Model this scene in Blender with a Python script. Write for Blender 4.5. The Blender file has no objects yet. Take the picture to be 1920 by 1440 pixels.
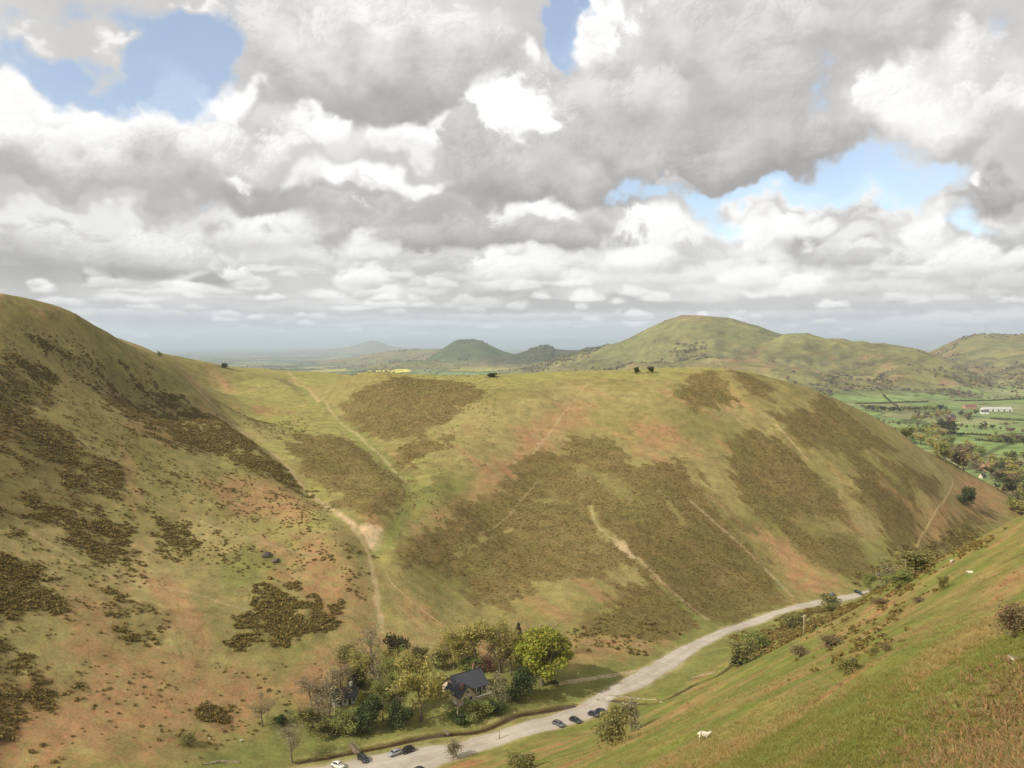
import bpy, bmesh, math, random
import numpy as np
from mathutils import Vector, Matrix

# ------------------------------------------------------------------ camera / light / exposure
PW, PH, FPX, YH = 1920.0, 1440.0, 1600.0, 646.0      # photo size, focal length in its pixels, eye-level row
CZ = 120.0                                            # the camera stands 120 m above the valley road
PITCH = math.atan((PH / 2 - YH) / FPX)
scn = bpy.context.scene
col = scn.collection

cam_d = bpy.data.cameras.new('camera')
cam_d.sensor_width = 36.0
cam_d.lens = 36.0 * FPX / PW
cam_d.clip_start = 0.5
cam_d.clip_end = 200000.0
cam = bpy.data.objects.new('camera', cam_d)
cam.location = (0, 0, CZ)
cam.rotation_euler = (math.pi / 2 - PITCH, 0, 0)
col.objects.link(cam)
scn.camera = cam

SUN = Vector((-0.67, -0.44, 0.60)).normalized()       # direction towards the sun
sun_d = bpy.data.lights.new('sun', 'SUN')
sun_d.energy = 3.5
sun_d.angle = math.radians(0.6)
sun_d.color = (1.0, 0.95, 0.87)
sun = bpy.data.objects.new('sun', sun_d)
sun.rotation_euler = SUN.to_track_quat('Z', 'Y').to_euler()
sun.location = (0, 0, 400)
col.objects.link(sun)

scn.view_settings.view_transform = 'Standard'
scn.view_settings.look = 'None'
scn.view_settings.exposure = 0.33
scn.view_settings.gamma = 1.0
scn.view_settings.use_curve_mapping = False
scn.cycles.use_denoising = True
scn.cycles.max_bounces = 5
scn.cycles.diffuse_bounces = 2
scn.cycles.volume_bounces = 1
scn.cycles.transparent_max_bounces = 8


# ------------------------------------------------------------------ node helpers
class NT:
    def __init__(s, tree):
        s.t = tree
        tree.nodes.clear()

    def n(s, typ, **kw):
        nd = s.t.nodes.new(typ)
        ins = kw.pop('ins', {})
        for k, v in kw.items():
            setattr(nd, k, v)
        for k, v in ins.items():
            s.set(nd.inputs[k], v)
        return nd

    def set(s, sock, v):
        if isinstance(v, bpy.types.NodeSocket):
            s.t.links.new(v, sock)
        else:
            sock.default_value = v

    def math(s, op, a, b=None, c=None, clamp=False):
        nd = s.n('ShaderNodeMath', operation=op)
        nd.use_clamp = clamp
        s.set(nd.inputs[0], a)
        if b is not None: s.set(nd.inputs[1], b)
        if c is not None: s.set(nd.inputs[2], c)
        return nd.outputs[0]

    def vmath(s, op, a, b=None, c=None):
        nd = s.n('ShaderNodeVectorMath', operation=op)
        s.set(nd.inputs[0], a)
        if b is not None: s.set(nd.inputs[1], b)
        if c is not None: s.set(nd.inputs[2], c)
        return nd.outputs[1] if op == 'DOT_PRODUCT' else nd.outputs[0]

    def smooth(s, v, a, b):
        nd = s.n('ShaderNodeMapRange', interpolation_type='SMOOTHSTEP')
        s.set(nd.inputs[0], v); nd.inputs[1].default_value = a; nd.inputs[2].default_value = b
        return nd.outputs[0]

    def noise(s, vec, scale, detail=4, rough=0.55, dist=0.0):
        nd = s.n('ShaderNodeTexNoise')
        s.set(nd.inputs['Vector'], vec)
        nd.inputs['Scale'].default_value = scale
        nd.inputs['Detail'].default_value = detail
        nd.inputs['Roughness'].default_value = rough
        nd.inputs['Distortion'].default_value = dist
        return nd.outputs[0]

    def mixc(s, f, a, b, mode='MIX'):
        nd = s.n('ShaderNodeMix', data_type='RGBA', blend_type=mode)
        s.set(nd.inputs[0], f); s.set(nd.inputs[6], a); s.set(nd.inputs[7], b)
        return nd.outputs[2]

    def link(s, a, b):
        s.t.links.new(a, b)


def lin(r, g, b, k=1.0):
    """sRGB 0-255 -> linear rgb"""
    o = []
    for c in (r, g, b):
        c /= 255.0
        o.append((c / 12.92 if c < 0.04045 else ((c + 0.055) / 1.055) ** 2.4) * k)
    return tuple(o)


# ------------------------------------------------------------------ numpy noise
_rs = np.random.RandomState(7)
_perm = _rs.permutation(4096).astype(np.int64)
_ang = _rs.rand(4096) * 2 * np.pi
_gx, _gy = np.cos(_ang), np.sin(_ang)


def gnoise(x, y, seed=0):
    xi = np.floor(x).astype(np.int64); yi = np.floor(y).astype(np.int64)
    fx, fy = x - xi, y - yi
    u = fx * fx * fx * (fx * (fx * 6 - 15) + 10); v = fy * fy * fy * (fy * (fy * 6 - 15) + 10)

    def g(a, b, dx, dy):
        h = _perm[(_perm[(a + seed * 131) & 4095] + b + seed * 17) & 4095]
        return _gx[h] * dx + _gy[h] * dy
    n00 = g(xi, yi, fx, fy); n10 = g(xi + 1, yi, fx - 1, fy)
    n01 = g(xi, yi + 1, fx, fy - 1); n11 = g(xi + 1, yi + 1, fx - 1, fy - 1)
    return ((n00 * (1 - u) + n10 * u) * (1 - v) + (n01 * (1 - u) + n11 * u) * v) * 1.45


def fbm(x, y, scale, octv=4, seed=0, gain=.5):
    t = 0; a = 1.0; s = 1.0 / scale; nrm = 0
    for i in range(octv):
        t = t + a * gnoise(x * s, y * s, seed + i); nrm += a
        a *= gain; s *= 2.03
    return t / nrm


def sstep(v, a, b):
    t = np.clip((v - a) / (b - a), 0, 1)
    return t * t * (3 - 2 * t)


# ------------------------------------------------------------------ world: Nishita sky behind a cumulus layer
SKY_HOLES = [  # blue gaps (px, py, rx, ry, depth)
    (335, 105, 95, 70, 1.0), (210, 165, 150, 38, 1.0), (60, 125, 90, 50, .9), (380, 80, 50, 50, .9), (150, 45, 120, 40, .45), (20, 40, 60, 40, .5),
    (455, 10, 40, 18, .4), (1062, 78, 34, 58, 1.25), (1060, 20, 24, 28, .8), (1270, 352, 75, 30, .95), (1345, 410, 36, 55, 1.0), (1400, 362, 60, 20, .8),
    (1520, 345, 120, 24, .9), (1640, 300, 70, 45, 1.0), (1740, 330, 110, 36, 1.0), (1660, 370, 110, 26, .9), (1800, 410, 60, 34, .8), (1860, 440, 50, 22, .7),
    (1525, 168, 34, 40, .7), (1500, 210, 40, 20, .4), (1895, 70, 40, 40, .5), (395, 392, 40, 10, .5), (740, 432, 50, 10, .5), (610, 440, 30, 10, .35),
    (1850, 15, 60, 25, .35), (1205, 355, 40, 25, .6), (1560, 600, 250, 30, .3),
]
SKY_WISPS = [(230, 95, 70, 16, .55), (60, 80, 60, 16, .35), (150, 70, 60, 18, .4), (350, 15, 60, 30, .4), (1290, 340, 30, 22, .55)]
SKY_TONE = [  # (px, py, rx, ry, target, weight): 1 is sunlit white, 0 is shaded grey
    (480, 60, 420, 120, .50, .8), (730, 55, 60, 50, .78, .9), (880, 40, 90, 40, .72, .8), (560, 140, 90, 40, .45, .8), (700, 205, 170, 34, .20, 1), (620, 150, 180, 45, .42, .7),
    (1300, 130, 330, 120, .38, .9), (1180, 60, 60, 40, .62, .8), (1420, 40, 160, 50, .52, .8), (1620, 60, 190, 55, .34, .9), (1130, 60, 50, 60, .86, 1), (1210, 50, 40, 40, .8, .9),
    (1100, 250, 180, 60, .30, 1), (1150, 320, 230, 45, .18, 1), (960, 345, 150, 40, .18, 1), (1440, 290, 150, 40, .20, 1), (1430, 325, 80, 18, .12, 1), (1330, 210, 120, 50, .34, .8),
    (400, 182, 85, 26, 1.0, 1), (470, 170, 25, 16, 1.0, 1), (330, 200, 50, 26, .95, 1), (50, 190, 60, 24, .97, 1), (120, 200, 70, 26, .85, 1), (150, 245, 55, 32, 1.0, 1), (250, 240, 140, 32, .85, .9),
    (330, 290, 160, 40, .55, 1), (150, 320, 60, 35, .72, .8), (40, 270, 50, 50, .6, .8), (330, 350, 230, 34, .30, 1), (60, 345, 90, 26, .28, 1), (200, 385, 230, 14, .45, 1),
    (460, 335, 30, 16, 1.0, 1), (500, 370, 70, 36, .16, 1), (580, 245, 42, 24, 1.05, 1), (540, 220, 30, 25, .6, 1), (640, 270, 60, 24, .7, .9), (760, 255, 60, 24, .98, 1), (800, 230, 40, 16, .9, .9), (855, 255, 34, 32, .35, 1),
    (950, 225, 55, 55, 1.12, 1), (1010, 180, 70, 45, 1.05, 1), (1000, 240, 60, 30, 1.0, 1), (1090, 170, 50, 30, .8, .7), (985, 100, 20, 14, .95, 1), (960, 150, 40, 22, .40, 1),
    (690, 330, 90, 20, 1.08, 1), (780, 345, 40, 18, 1.0, 1), (580, 330, 40, 24, .85, 1), (620, 375, 80, 26, .30, 1), (680, 385, 28, 12, .72, 1), (730, 380, 60, 26, .32, 1), (800, 410, 120, 30, .28, 1), (860, 455, 190, 14, .14, 1),
    (1000, 400, 70, 22, 1.05, 1), (930, 405, 30, 16, .9, 1), (1050, 440, 110, 20, .42, .9), (1050, 468, 70, 14, .10, 1), (1130, 430, 40, 24, .25, .9),
    (1240, 440, 85, 36, 1.08, 1), (1200, 480, 70, 26, 1.0, 1), (1300, 470, 30, 30, .55, 1), (1230, 415, 40, 12, .8, 1), (1440, 435, 55, 22, 1.1, 1), (1400, 450, 30, 22, 1.05, 1), (1530, 435, 34, 18, 1.0, 1),
    (1470, 365, 80, 14, .98, 1), (1420, 395, 50, 14, .45, 1), (1500, 390, 80, 16, .55, 1), (1600, 380, 60, 18, .85, 1), (1700, 400, 40, 24, .85, 1), (1650, 420, 70, 20, .45, 1), (1740, 440, 26, 34, 1.05, 1),
    (1490, 460, 40, 22, .25, 1), (1560, 485, 100, 20, .30, 1), (1620, 465, 60, 16, .78, 1), (1830, 490, 70, 30, .95, 1), (1760, 500, 40, 20, .8, 1), (1880, 520, 60, 24, .6, 1), (1700, 520, 80, 18, .5, 1),
    (1700, 170, 80, 55, .92, 1), (1750, 220, 70, 40, .85, .9), (1640, 210, 60, 30, .7, .8), (1800, 90, 80, 30, .72, .8), (1870, 240, 60, 45, .62, .9), (1800, 270, 60, 24, .3, 1), (1840, 150, 60, 40, .6, .8), (1900, 160, 40, 40, .75, .8),
    (1885, 350, 45, 40, .10, 1), (1845, 335, 20, 16, .9, 1), (1820, 382, 50, 10, .3, 1), (1900, 415, 40, 24, .7, 1), (1910, 470, 20, 30, .3, 1),
    (80, 410, 110, 18, .75, 1), (250, 412, 120, 16, .72, 1), (470, 430, 110, 22, .75, 1), (60, 450, 80, 24, .5, .9), (250, 470, 60, 24, .5, .9), (250, 500, 120, 26, .14, 1), (80, 505, 120, 22, .28, 1), (350, 460, 90, 30, .28, .9), (250, 528, 90, 12, .1, 1),
    (310, 540, 70, 16, .95, 1), (350, 512, 34, 14, .95, 1), (250, 560, 60, 10, .78, 1), (395, 524, 44, 12, .10, 1), (450, 482, 34, 6, .95, 1), (520, 470, 120, 24, .55, .9), (620, 455, 40, 16, .3, 1), (560, 500, 120, 20, .45, .8),
    (690, 455, 40, 22, .95, 1), (660, 520, 34, 16, .95, 1), (720, 540, 40, 14, .9, 1), (750, 560, 40, 10, .9, 1), (930, 500, 60, 26, 1.08, 1), (1010, 500, 50, 26, .92, 1), (830, 490, 60, 16, .6, .8), (800, 520, 60, 16, .4, .8), (1060, 520, 70, 14, .9, 1), (940, 545, 80, 8, .35, 1),
    (1150, 500, 60, 16, .75, .8), (1270, 510, 70, 18, .5, .9), (1400, 500, 50, 18, .9, 1), (1490, 530, 60, 16, 1.02, 1), (1420, 540, 60, 10, .9, 1), (1330, 530, 60, 12, .8, 1), (1500, 555, 130, 10, .45, .9), (1650, 545, 90, 14, .7, .8),
    (300, 600, 300, 18, .34, .8), (800, 590, 300, 12, .40, .8), (1100, 570, 250, 14, .30, .8), (1500, 585, 300, 16, .36, .8), (1850, 590, 100, 12, .72, .8), (1700, 610, 90, 12, .68, .8), (600, 575, 120, 6, .6, .8), (900, 605, 260, 6, .72, .8), (1185, 605, 18, 5, 1, 1), (1310, 608, 20, 5, .9, 1),
    (600, 640, 700, 20, .6, .8),
]


CLOUDS = [  # back to front: (px, py, rx, up, down, tone of the top, tone of the base)
    (200, 590, 260, 12, 10, .62, .4), (560, 598, 200, 9, 8, .6, .42), (1000, 596, 260, 10, 9, .62, .42), (1450, 590, 260, 12, 10, .6, .4), (1800, 600, 160, 16, 12, .72, .5), (760, 574, 150, 9, 9, .62, .4), (480, 560, 130, 9, 8, .6, .4),
    (300, 548, 112, 34, 14, .95, .42), (350, 515, 36, 16, 22, .95, .8), (396, 527, 50, 15, 10, .22, .12), (680, 528, 64, 28, 18, .95, .45), (750, 562, 46, 16, 9, .9, .5), (830, 505, 90, 22, 20, .6, .35), (560, 492, 130, 22, 20, .7, .4),
    (940, 508, 72, 36, 26, 1.02, .6), (1020, 512, 58, 30, 22, .95, .5), (1170, 502, 90, 22, 18, .75, .35), (1330, 524, 90, 20, 16, .7, .45), (1415, 530, 80, 40, 22, .98, .45), (1500, 537, 46, 28, 18, 1.05, .6), (1640, 545, 120, 24, 16, .7, .4),
    (1820, 500, 130, 48, 36, 1.0, .5), (1900, 530, 70, 30, 24, .7, .45), (1240, 458, 92, 58, 46, 1.06, .62), (1296, 480, 44, 30, 26, .55, .35), (1195, 490, 60, 22, 18, 1.0, .7),
    (1440, 438, 74, 34, 26, 1.06, .8), (1530, 440, 50, 24, 20, 1.0, .7), (1480, 378, 100, 22, 24, .98, .38), (1600, 402, 80, 36, 34, .9, .42), (1672, 430, 76, 48, 46, .85, .42), (1742, 452, 42, 48, 40, 1.06, .7), (1580, 492, 165, 24, 22, .5, .22), (1650, 470, 70, 20, 14, .85, .6),
    (80, 470, 170, 60, 52, .78, .2), (270, 492, 150, 76, 40, .76, .12), (480, 450, 110, 48, 36, .82, .45), (690, 456, 46, 26, 22, .98, .6),
    (860, 445, 250, 48, 28, .42, .12), (1000, 406, 80, 28, 30, 1.08, .6), (1060, 460, 100, 28, 28, .4, .08), (690, 342, 125, 30, 40, 1.08, .55), (590, 350, 50, 36, 40, .95, .55), (620, 385, 100, 28, 26, .45, .25), (730, 388, 80, 28, 30, .5, .25), (690, 388, 24, 12, 12, .8, .6),
    (130, 300, 200, 100, 80, .98, .25), (340, 290, 200, 100, 100, .95, .26), (400, 205, 92, 46, 50, 1.06, .85), (150, 245, 70, 52, 60, 1.02, .65), (55, 205, 66, 34, 40, 1.0, .8), (490, 372, 76, 30, 34, .35, .12), (462, 340, 34, 18, 14, 1.02, .85),
    (590, 252, 54, 34, 34, 1.06, .75), (770, 262, 84, 30, 32, 1.02, .7), (1000, 225, 112, 96, 64, 1.12, .95), (860, 262, 40, 40, 40, .5, .3),
    (1130, 320, 290, 90, 60, .46, .12), (1300, 140, 300, 150, 150, .58, .3), (1160, 200, 130, 60, 110, .62, .35), (1440, 290, 165, 70, 54, .42, .1), (930, 345, 120, 36, 42, .4, .15),
    (700, 120, 285, 130, 102, .74, .16), (500, 60, 110, 80, 70, .66, .5), (735, 60, 50, 34, 40, .9, .7), (880, 60, 110, 60, 70, .78, .55), (1130, 70, 62, 84, 70, 1.06, .85),
    (1700, 190, 125, 80, 62, .95, .72), (1850, 230, 120, 86, 66, .86, .3), (1640, 60, 220, 56, 70, .5, .3), (1830, 120, 100, 50, 50, .8, .6), (1893, 352, 66, 42, 38, .34, .08), (1848, 338, 18, 18, 14, .95, .8), (1900, 430, 50, 30, 30, .7, .4),
    (215, 98, 70, 20, 20, .8, .7), (60, 80, 70, 18, 18, .8, .7), (1290, 345, 34, 22, 26, .5, .35), (380, 18, 80, 26, 26, .8, .7),
]


AZ0, AZ1, EL0, EL1 = (math.radians(q) for q in (-50, 50, -3, 38))
SKY_W, SKY_H = 2400, 984


def billow(x, y, scale, octv=4, seed=0, gain=.5):
    t = 0; a = 1.0; s = 1.0 / scale; nrm = 0
    for i in range(octv):
        t = t + a * np.abs(gnoise(x * s + 3.7 * i, y * s + 1.3 * i, seed + i)); nrm += a
        a *= gain; s *= 2.1
    return t / nrm


def sky_layer():
    """the cloud layer as a function of world direction: rgb and cover on an azimuth x elevation grid"""
    A = np.linspace(AZ0, AZ1, SKY_W)[None, :] + np.zeros((SKY_H, 1))
    E = np.linspace(EL0, EL1, SKY_H)[:, None] + np.zeros((1, SKY_W))
    elw = sstep(E, 0.0, 0.16)
    # cumulus relief, finer towards the horizon
    wx = A + .030 * fbm(A, E, .12, 3, 200); wy = E + .022 * fbm(A, E, .12, 3, 204)
    big = billow(wx, wy * 1.1, .105, 6, 210, .55); fine = billow(wx, wy * 1.25, .034, 5, 220, .55)
    soft = fbm(A, E * 1.2, .16, 5, 230); wisp = fbm(A + .5 * E, E * 1.4, .05, 5, 236, .6)
    puff = (big - .22) * elw * 1.0 + (fine - .22) * (.55 - .15 * elw)
    lob = (billow(wx, wy * 1.1, .105, 2, 210, .30) - .26) * elw + (billow(wx, wy * 1.2, .040, 2, 220, .3) - .26) * .34
    tex = fbm(wx, wy * 1.3, .05, 4, 252, .42) * elw + .6 * fbm(A, E * 1.6, .02, 3, 258) * (1 - elw)
    rag = puff * 1.15 + .35 * soft * elw + .22 * wisp
    amp = .040 * elw + .0085
    da = amp * 1.1 * fbm(A, E, .07, 4, 240); de = amp * .9 * fbm(A, E, .07, 4, 246)
    Aw, Ew = A + da, E + de

    def dirs(cx, cy):
        uu = (cx - PW / 2) / FPX; vv = (PH / 2 - cy) / FPX
        cp, sp = math.cos(PITCH), math.sin(PITCH)
        dx, dy, dz = uu, cp + vv * sp, -sp + vv * cp
        return math.atan2(dx, dy), math.asin(dz / math.sqrt(dx * dx + dy * dy + dz * dz)), 1.0 / (1 + uu * uu)

    def gauss(cx, cy, rx, ry, pw, k):
        ca, ce, kk = dirs(cx, cy)
        return np.exp(-k * (((Aw - ca) / (rx / FPX * kk)) ** 2 + ((Ew - ce) / (ry / FPX * math.sqrt(kk))) ** 2) ** pw)
    cov = np.ones_like(A)
    for (cx, cy, rx, ry, d) in SKY_HOLES: cov -= d * gauss(cx, cy, rx * .9, ry * .9, 1.0, .75)
    for (cx, cy, rx, ry, d) in SKY_WISPS: cov += d * gauss(cx, cy, rx, ry, 1.0, .75)
    tone = np.full_like(A, .5) + .25 * soft
    for (cx, cy, rx, ry, v, w) in SKY_TONE:
        g = w * gauss(cx, cy, rx, ry, 2.0, .65)
        tone = tone * (1 - g) + v * g
    dE = (EL1 - EL0) / (SKY_H - 1); dA = (AZ1 - AZ0) / (SKY_W - 1)
    rw = np.random.RandomState(77)
    rows = []
    for i in range(230):
        d_ = rw.rand() ** 1.3                        # 0 at the horizon
        cy = 640 - 165 * d_
        rows.append((rw.uniform(-150, 2070), cy, rw.uniform(14, 46) * (.45 + 1.2 * d_), rw.uniform(3, 7) + 26 * d_ * rw.uniform(.4, 1.2), rw.uniform(2.5, 4.5) + 8 * d_, rw.uniform(.6, 1.02), rw.uniform(.3, .55)))
    rows.sort(key=lambda q: -q[1])
    big_ones = [c for c in CLOUDS if c[1] < 545]; low_ones = [c for c in CLOUDS if c[1] >= 545]
    for (cx, cy, rx, up, dn, tt, tb) in low_ones + rows + big_ones:
        ca, ce, k = dirs(cx, cy)
        ra, ru, rd = rx / FPX * k, up / FPX * math.sqrt(k), dn / FPX * math.sqrt(k)
        m = .05 + .02
        i0 = max(0, int((ce - rd - m - EL0) / dE)); i1 = min(SKY_H, int((ce + ru + m - EL0) / dE) + 1)
        j0 = max(0, int((ca - ra - m - AZ0) / dA)); j1 = min(SKY_W, int((ca + ra + m - AZ0) / dA) + 1)
        if i1 <= i0 or j1 <= j0: continue
        w = (slice(i0, i1), slice(j0, j1))
        mw = .3 if cy > 430 else 1.0                       # far rows keep their flat bases
        Aq, Eq = A[w] + mw * da[w], E[w] + mw * de[w]
        yy = np.where(Eq > ce, (Eq - ce) / ru, (Eq - ce) / rd)
        r = np.sqrt(((Aq - ca) / ra) ** 2 + yy ** 2)
        R = min(ra, ru, .06)
        s = (1 - r) * (min(ra, ru) * .85 + .004)
        base_side = sstep(-yy, -.1, .7)                    # the base is smoother and softer than the top
        s = s + amp[w] * rag[w] * (1.15 - (.55 if mw == 1 else .95) * base_side)
        a = sstep(s, -.001, .004 + .026 * base_side * elw[w] + .008 * elw[w] + .018 * sstep(wisp[w] + soft[w], -.2, .6) * elw[w])
        hs = np.clip(s / R, 0, 1)
        h = R * np.sqrt(hs * (2 - hs) + .03) + amp[w] * .5 * soft[w]
        gy_, gx_ = np.gradient(h, dE, dA)
        lam = (-gx_ * -.55 + -gy_ * .65 + .55) / np.sqrt(1 + gx_ ** 2 + gy_ ** 2)
        t = sstep(yy + .5 * lob[w] + .6 * soft[w] + .15 * wisp[w], -1.0, .8)
        t = tb + (tt - tb) * t
        t = t + np.clip(lam - .55, -.4, .35) * (.08 + .08 * sstep(t, .35, .8)) * (1 - .6 * base_side) + .04 * wisp[w] + .12 * tex[w]
        tone[w] = tone[w] * (1 - a) + t * a
    veil = sstep(soft + .5 * wisp + .4 * fbm(A, E * 2.2, .09, 4, 262), -.05, .7)
    alpha = .28 + .38 * veil + (.72 - .38 * veil) * sstep(cov + (.40 * rag + .60 * soft) * (.5 + .5 * elw) + .34 * wisp, -.04, .62)
    low = sstep(E, 0.0, .055)
    tone = .55 + (tone - .55) * (.5 + .5 * low) + .04 * wisp
    t = sstep(tone + .05 * tex, -.08, 1.22)[..., None]
    g0, g1 = np.array(lin(170, 182, 197)), np.array(lin(153, 150, 149)); w0, w1 = np.array(lin(224, 229, 233)), np.array(lin(254, 253, 251))
    lo = low[..., None]
    c = (g0 * (1 - lo) + g1 * lo) * (1 - t) + (w0 * (1 - lo) + w1 * lo) * t
    edge = ((1 - sstep(alpha, .2, 1.0)) * .4)[..., None]
    c = c * (1 - edge) + np.array(lin(236, 239, 243)) * edge
    return np.concatenate([c, alpha[..., None]], -1).astype(np.float32)


def build_world():
    w = bpy.data.worlds.new('World')
    scn.world = w
    w.use_nodes = True
    w.cycles.sampling_method = 'MANUAL'
    w.cycles.sample_map_resolution = 512
    T = NT(w.node_tree)
    d = T.vmath('NORMALIZE', T.n('ShaderNodeTexCoord').outputs['Generated'])
    sx = T.n('ShaderNodeSeparateXYZ'); T.link(d, sx.inputs[0])
    az = T.math('ARCTAN2', sx.outputs[0], sx.outputs[1])
    el = T.math('ARCSINE', sx.outputs[2])
    u = T.n('ShaderNodeMapRange', ins={0: az, 1: AZ0, 2: AZ1}).outputs[0]
    v = T.n('ShaderNodeMapRange', ins={0: el, 1: EL0, 2: EL1}).outputs[0]
    img = bpy.data.images.new('cloud_layer', SKY_W, SKY_H, alpha=True, float_buffer=True)
    img.colorspace_settings.name = 'Non-Color'
    img.alpha_mode = 'CHANNEL_PACKED'
    img.pixels.foreach_set(sky_layer().ravel())
    img.update(); img.pack()
    tx = T.n('ShaderNodeTexImage', image=img, extension='EXTEND', interpolation='Linear')
    T.link(T.n('ShaderNodeCombineXYZ', ins={0: u, 1: v}).outputs[0], tx.inputs[0])
    sky = T.n('ShaderNodeTexSky', sky_type='NISHITA', sun_disc=False)
    sky.sun_elevation = math.asin(SUN.z)
    sky.sun_rotation = math.atan2(SUN.x, SUN.y)
    sky.altitude = 300
    sky.dust_density = .6
    bg1 = T.n('ShaderNodeBackground'); T.link(sky.outputs[0], bg1.inputs[0]); bg1.inputs[1].default_value = .14
    bg2 = T.n('ShaderNodeBackground'); T.link(tx.outputs[0], bg2.inputs[0]); bg2.inputs[1].default_value = .89
    mx = T.n('ShaderNodeMixShader')
    T.link(tx.outputs['Alpha'], mx.inputs[0]); T.link(bg1.outputs[0], mx.inputs[1]); T.link(bg2.outputs[0], mx.inputs[2])
    out = T.n('ShaderNodeOutputWorld'); T.link(mx.outputs[0], out.inputs[0])


build_world()

# ------------------------------------------------------------------ terrain
def ray(px, py):
    """direction through a photo pixel, scaled to unit Y"""
    u = (px - PW / 2) / FPX; v = (PH / 2 - py) / FPX
    cp, sp = math.cos(PITCH), math.sin(PITCH)
    dy = cp + v * sp; dz = -sp + v * cp
    return u / dy, dz / dy


# survey points of the valley: (pixel column, pixel row, distance ahead in metres)
SURVEY = [
    # road / valley floor
    (620, 1440, 226), (760, 1420, 232), (900, 1390, 243), (1030, 1354, 255), (1120, 1320, 270), (1200, 1272, 292), (1280, 1225, 318), (1360, 1185, 345), (1440, 1152, 375), (1530, 1130, 396), (1610, 1113, 414),
    (450, 1400, 233), (620, 1405, 236), (760, 1375, 244), (960, 1335, 257), (1060, 1290, 278), (1130, 1262, 292),
    (1690, 1078, 455), (1740, 1045, 500), (1800, 1000, 565), (1880, 950, 690), (1890, 932, 790),
    # middle hill foot above the road
    (700, 1330, 258), (860, 1290, 270), (1000, 1240, 292), (1130, 1205, 318), (1300, 1175, 350), (1400, 1145, 382), (1500, 1110, 408), (1600, 1095, 424),
    # middle hill face
    (860, 1180, 314), (900, 1100, 352), (950, 1000, 405), (1000, 900, 465), (1050, 800, 530), (1080, 740, 578),
    (1100, 1120, 350), (1180, 1000, 412), (1230, 900, 470), (1270, 800, 535), (1300, 740, 580),
    (1260, 1130, 365), (1350, 1030, 425), (1400, 930, 480), (1420, 840, 535), (1420, 760, 585), (1370, 692, 630),
    (1450, 1060, 430), (1520, 980, 478), (1540, 900, 525), (1530, 810, 580), (1500, 740, 620), (1440, 705, 640),
    (1600, 1020, 475), (1640, 940, 525), (1640, 860, 580), (1600, 790, 625), (1540, 737, 650),
    (1680, 1000, 510), (1740, 930, 575), (1720, 860, 640), (1680, 806, 682),
    (1740, 1000, 540), (1800, 940, 625), (1840, 930, 690), (1790, 871, 725), (1840, 900, 750),
    # ridge and plateau
    (660, 701, 640), (760, 704, 640), (860, 706, 625), (960, 704, 615), (1060, 701, 620), (1160, 698, 625), (1260, 695, 630),
    (700, 740, 590), (800, 740, 575), (900, 740, 560), (980, 730, 570),
    (960, 704.5, 700), (1160, 699, 710), (760, 705, 720), (1300, 697, 700), (560, 696, 830), (660, 700.5, 850),
    # side valley
    (720, 1180, 300), (705, 1080, 324), (700, 1010, 350), (750, 950, 385), (780, 905, 420), (745, 870, 455), (690, 830, 500), (640, 780, 570), (600, 745, 640), (560, 712, 770),
    (620, 945, 385), (560, 890, 425), (500, 830, 480), (430, 775, 570), (380, 730, 680), (340, 695, 830),
    (660, 905, 420), (600, 850, 465), (540, 810, 520), (480, 760, 600), (480, 720, 700),
    (800, 1080, 345), (790, 1000, 372), (840, 930, 420), (880, 860, 468), (860, 800, 510),
    # left hill face
    (0, 1440, 201), (150, 1440, 206), (300, 1430, 215), (0, 1200, 238), (150, 1200, 250), (300, 1200, 264), (450, 1230, 270), (560, 1230, 276), (620, 1180, 292),
    (0, 1000, 282), (150, 1000, 303), (300, 1000, 328), (450, 1010, 338), (560, 1050, 330), (650, 1080, 322),
    (0, 800, 335), (150, 800, 370), (300, 800, 420), (400, 840, 430), (480, 900, 400), (560, 950, 378), (640, 1000, 352),
    (0, 660, 382), (120, 690, 412), (220, 720, 455), (300, 730, 490), (350, 740, 500), (420, 800, 462), (500, 868, 425),
    (0, 561, 415), (60, 573, 430), (100, 585, 440), (160, 602, 462), (220, 632, 492), (270, 656, 522), (300, 667, 545), (330, 680, 545),
    (370, 678, 720), (430, 686, 880), (520, 691, 900), (600, 694, 900), (310, 668, 660),
    (-200, 1300, 200), (-200, 1000, 250), (-200, 700, 330), (-200, 528, 395), (-420, 1000, 225), (-420, 640, 320), (-420, 520, 360),
    (0, 570, 455), (60, 584, 470), (120, 601, 490), (190, 628, 520), (250, 656, 560), (-200, 545, 430),
    # near slope
    (1920, 1440, 22.8), (1400, 1440, 44), (1600, 1300, 60), (1320, 1378, 74.6), (1150, 1392, 166), (1100, 1375, 241), (1300, 1296, 240), (1300, 1282, 284), (1500, 1190, 345), (1500, 1230, 165), (1500, 1350, 56),
    (1700, 1150, 138), (1700, 1250, 59), (1850, 1150, 75), (1850, 1060, 150), (1920, 1250, 38.5), (1400, 1300, 107), (1250, 1400, 79), (1000, 1436, 170), (1100, 1425, 118), (1200, 1340, 215),
    (1920, 981, 230), (1850, 1009, 232), (1730, 1067, 262), (1660, 1100, 300), (1615, 1130, 345), (1560, 1156, 352), (1600, 1130, 292), (1560, 1154, 280), (1590, 1200, 145), (1760, 1120, 141), (2050, 920, 225), (2200, 870, 215), (2100, 1100, 80),
    (2200, 1300, 30), (1440, 1175, 362), (900, 1437, 217), (1050, 1385, 238),
]
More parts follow.
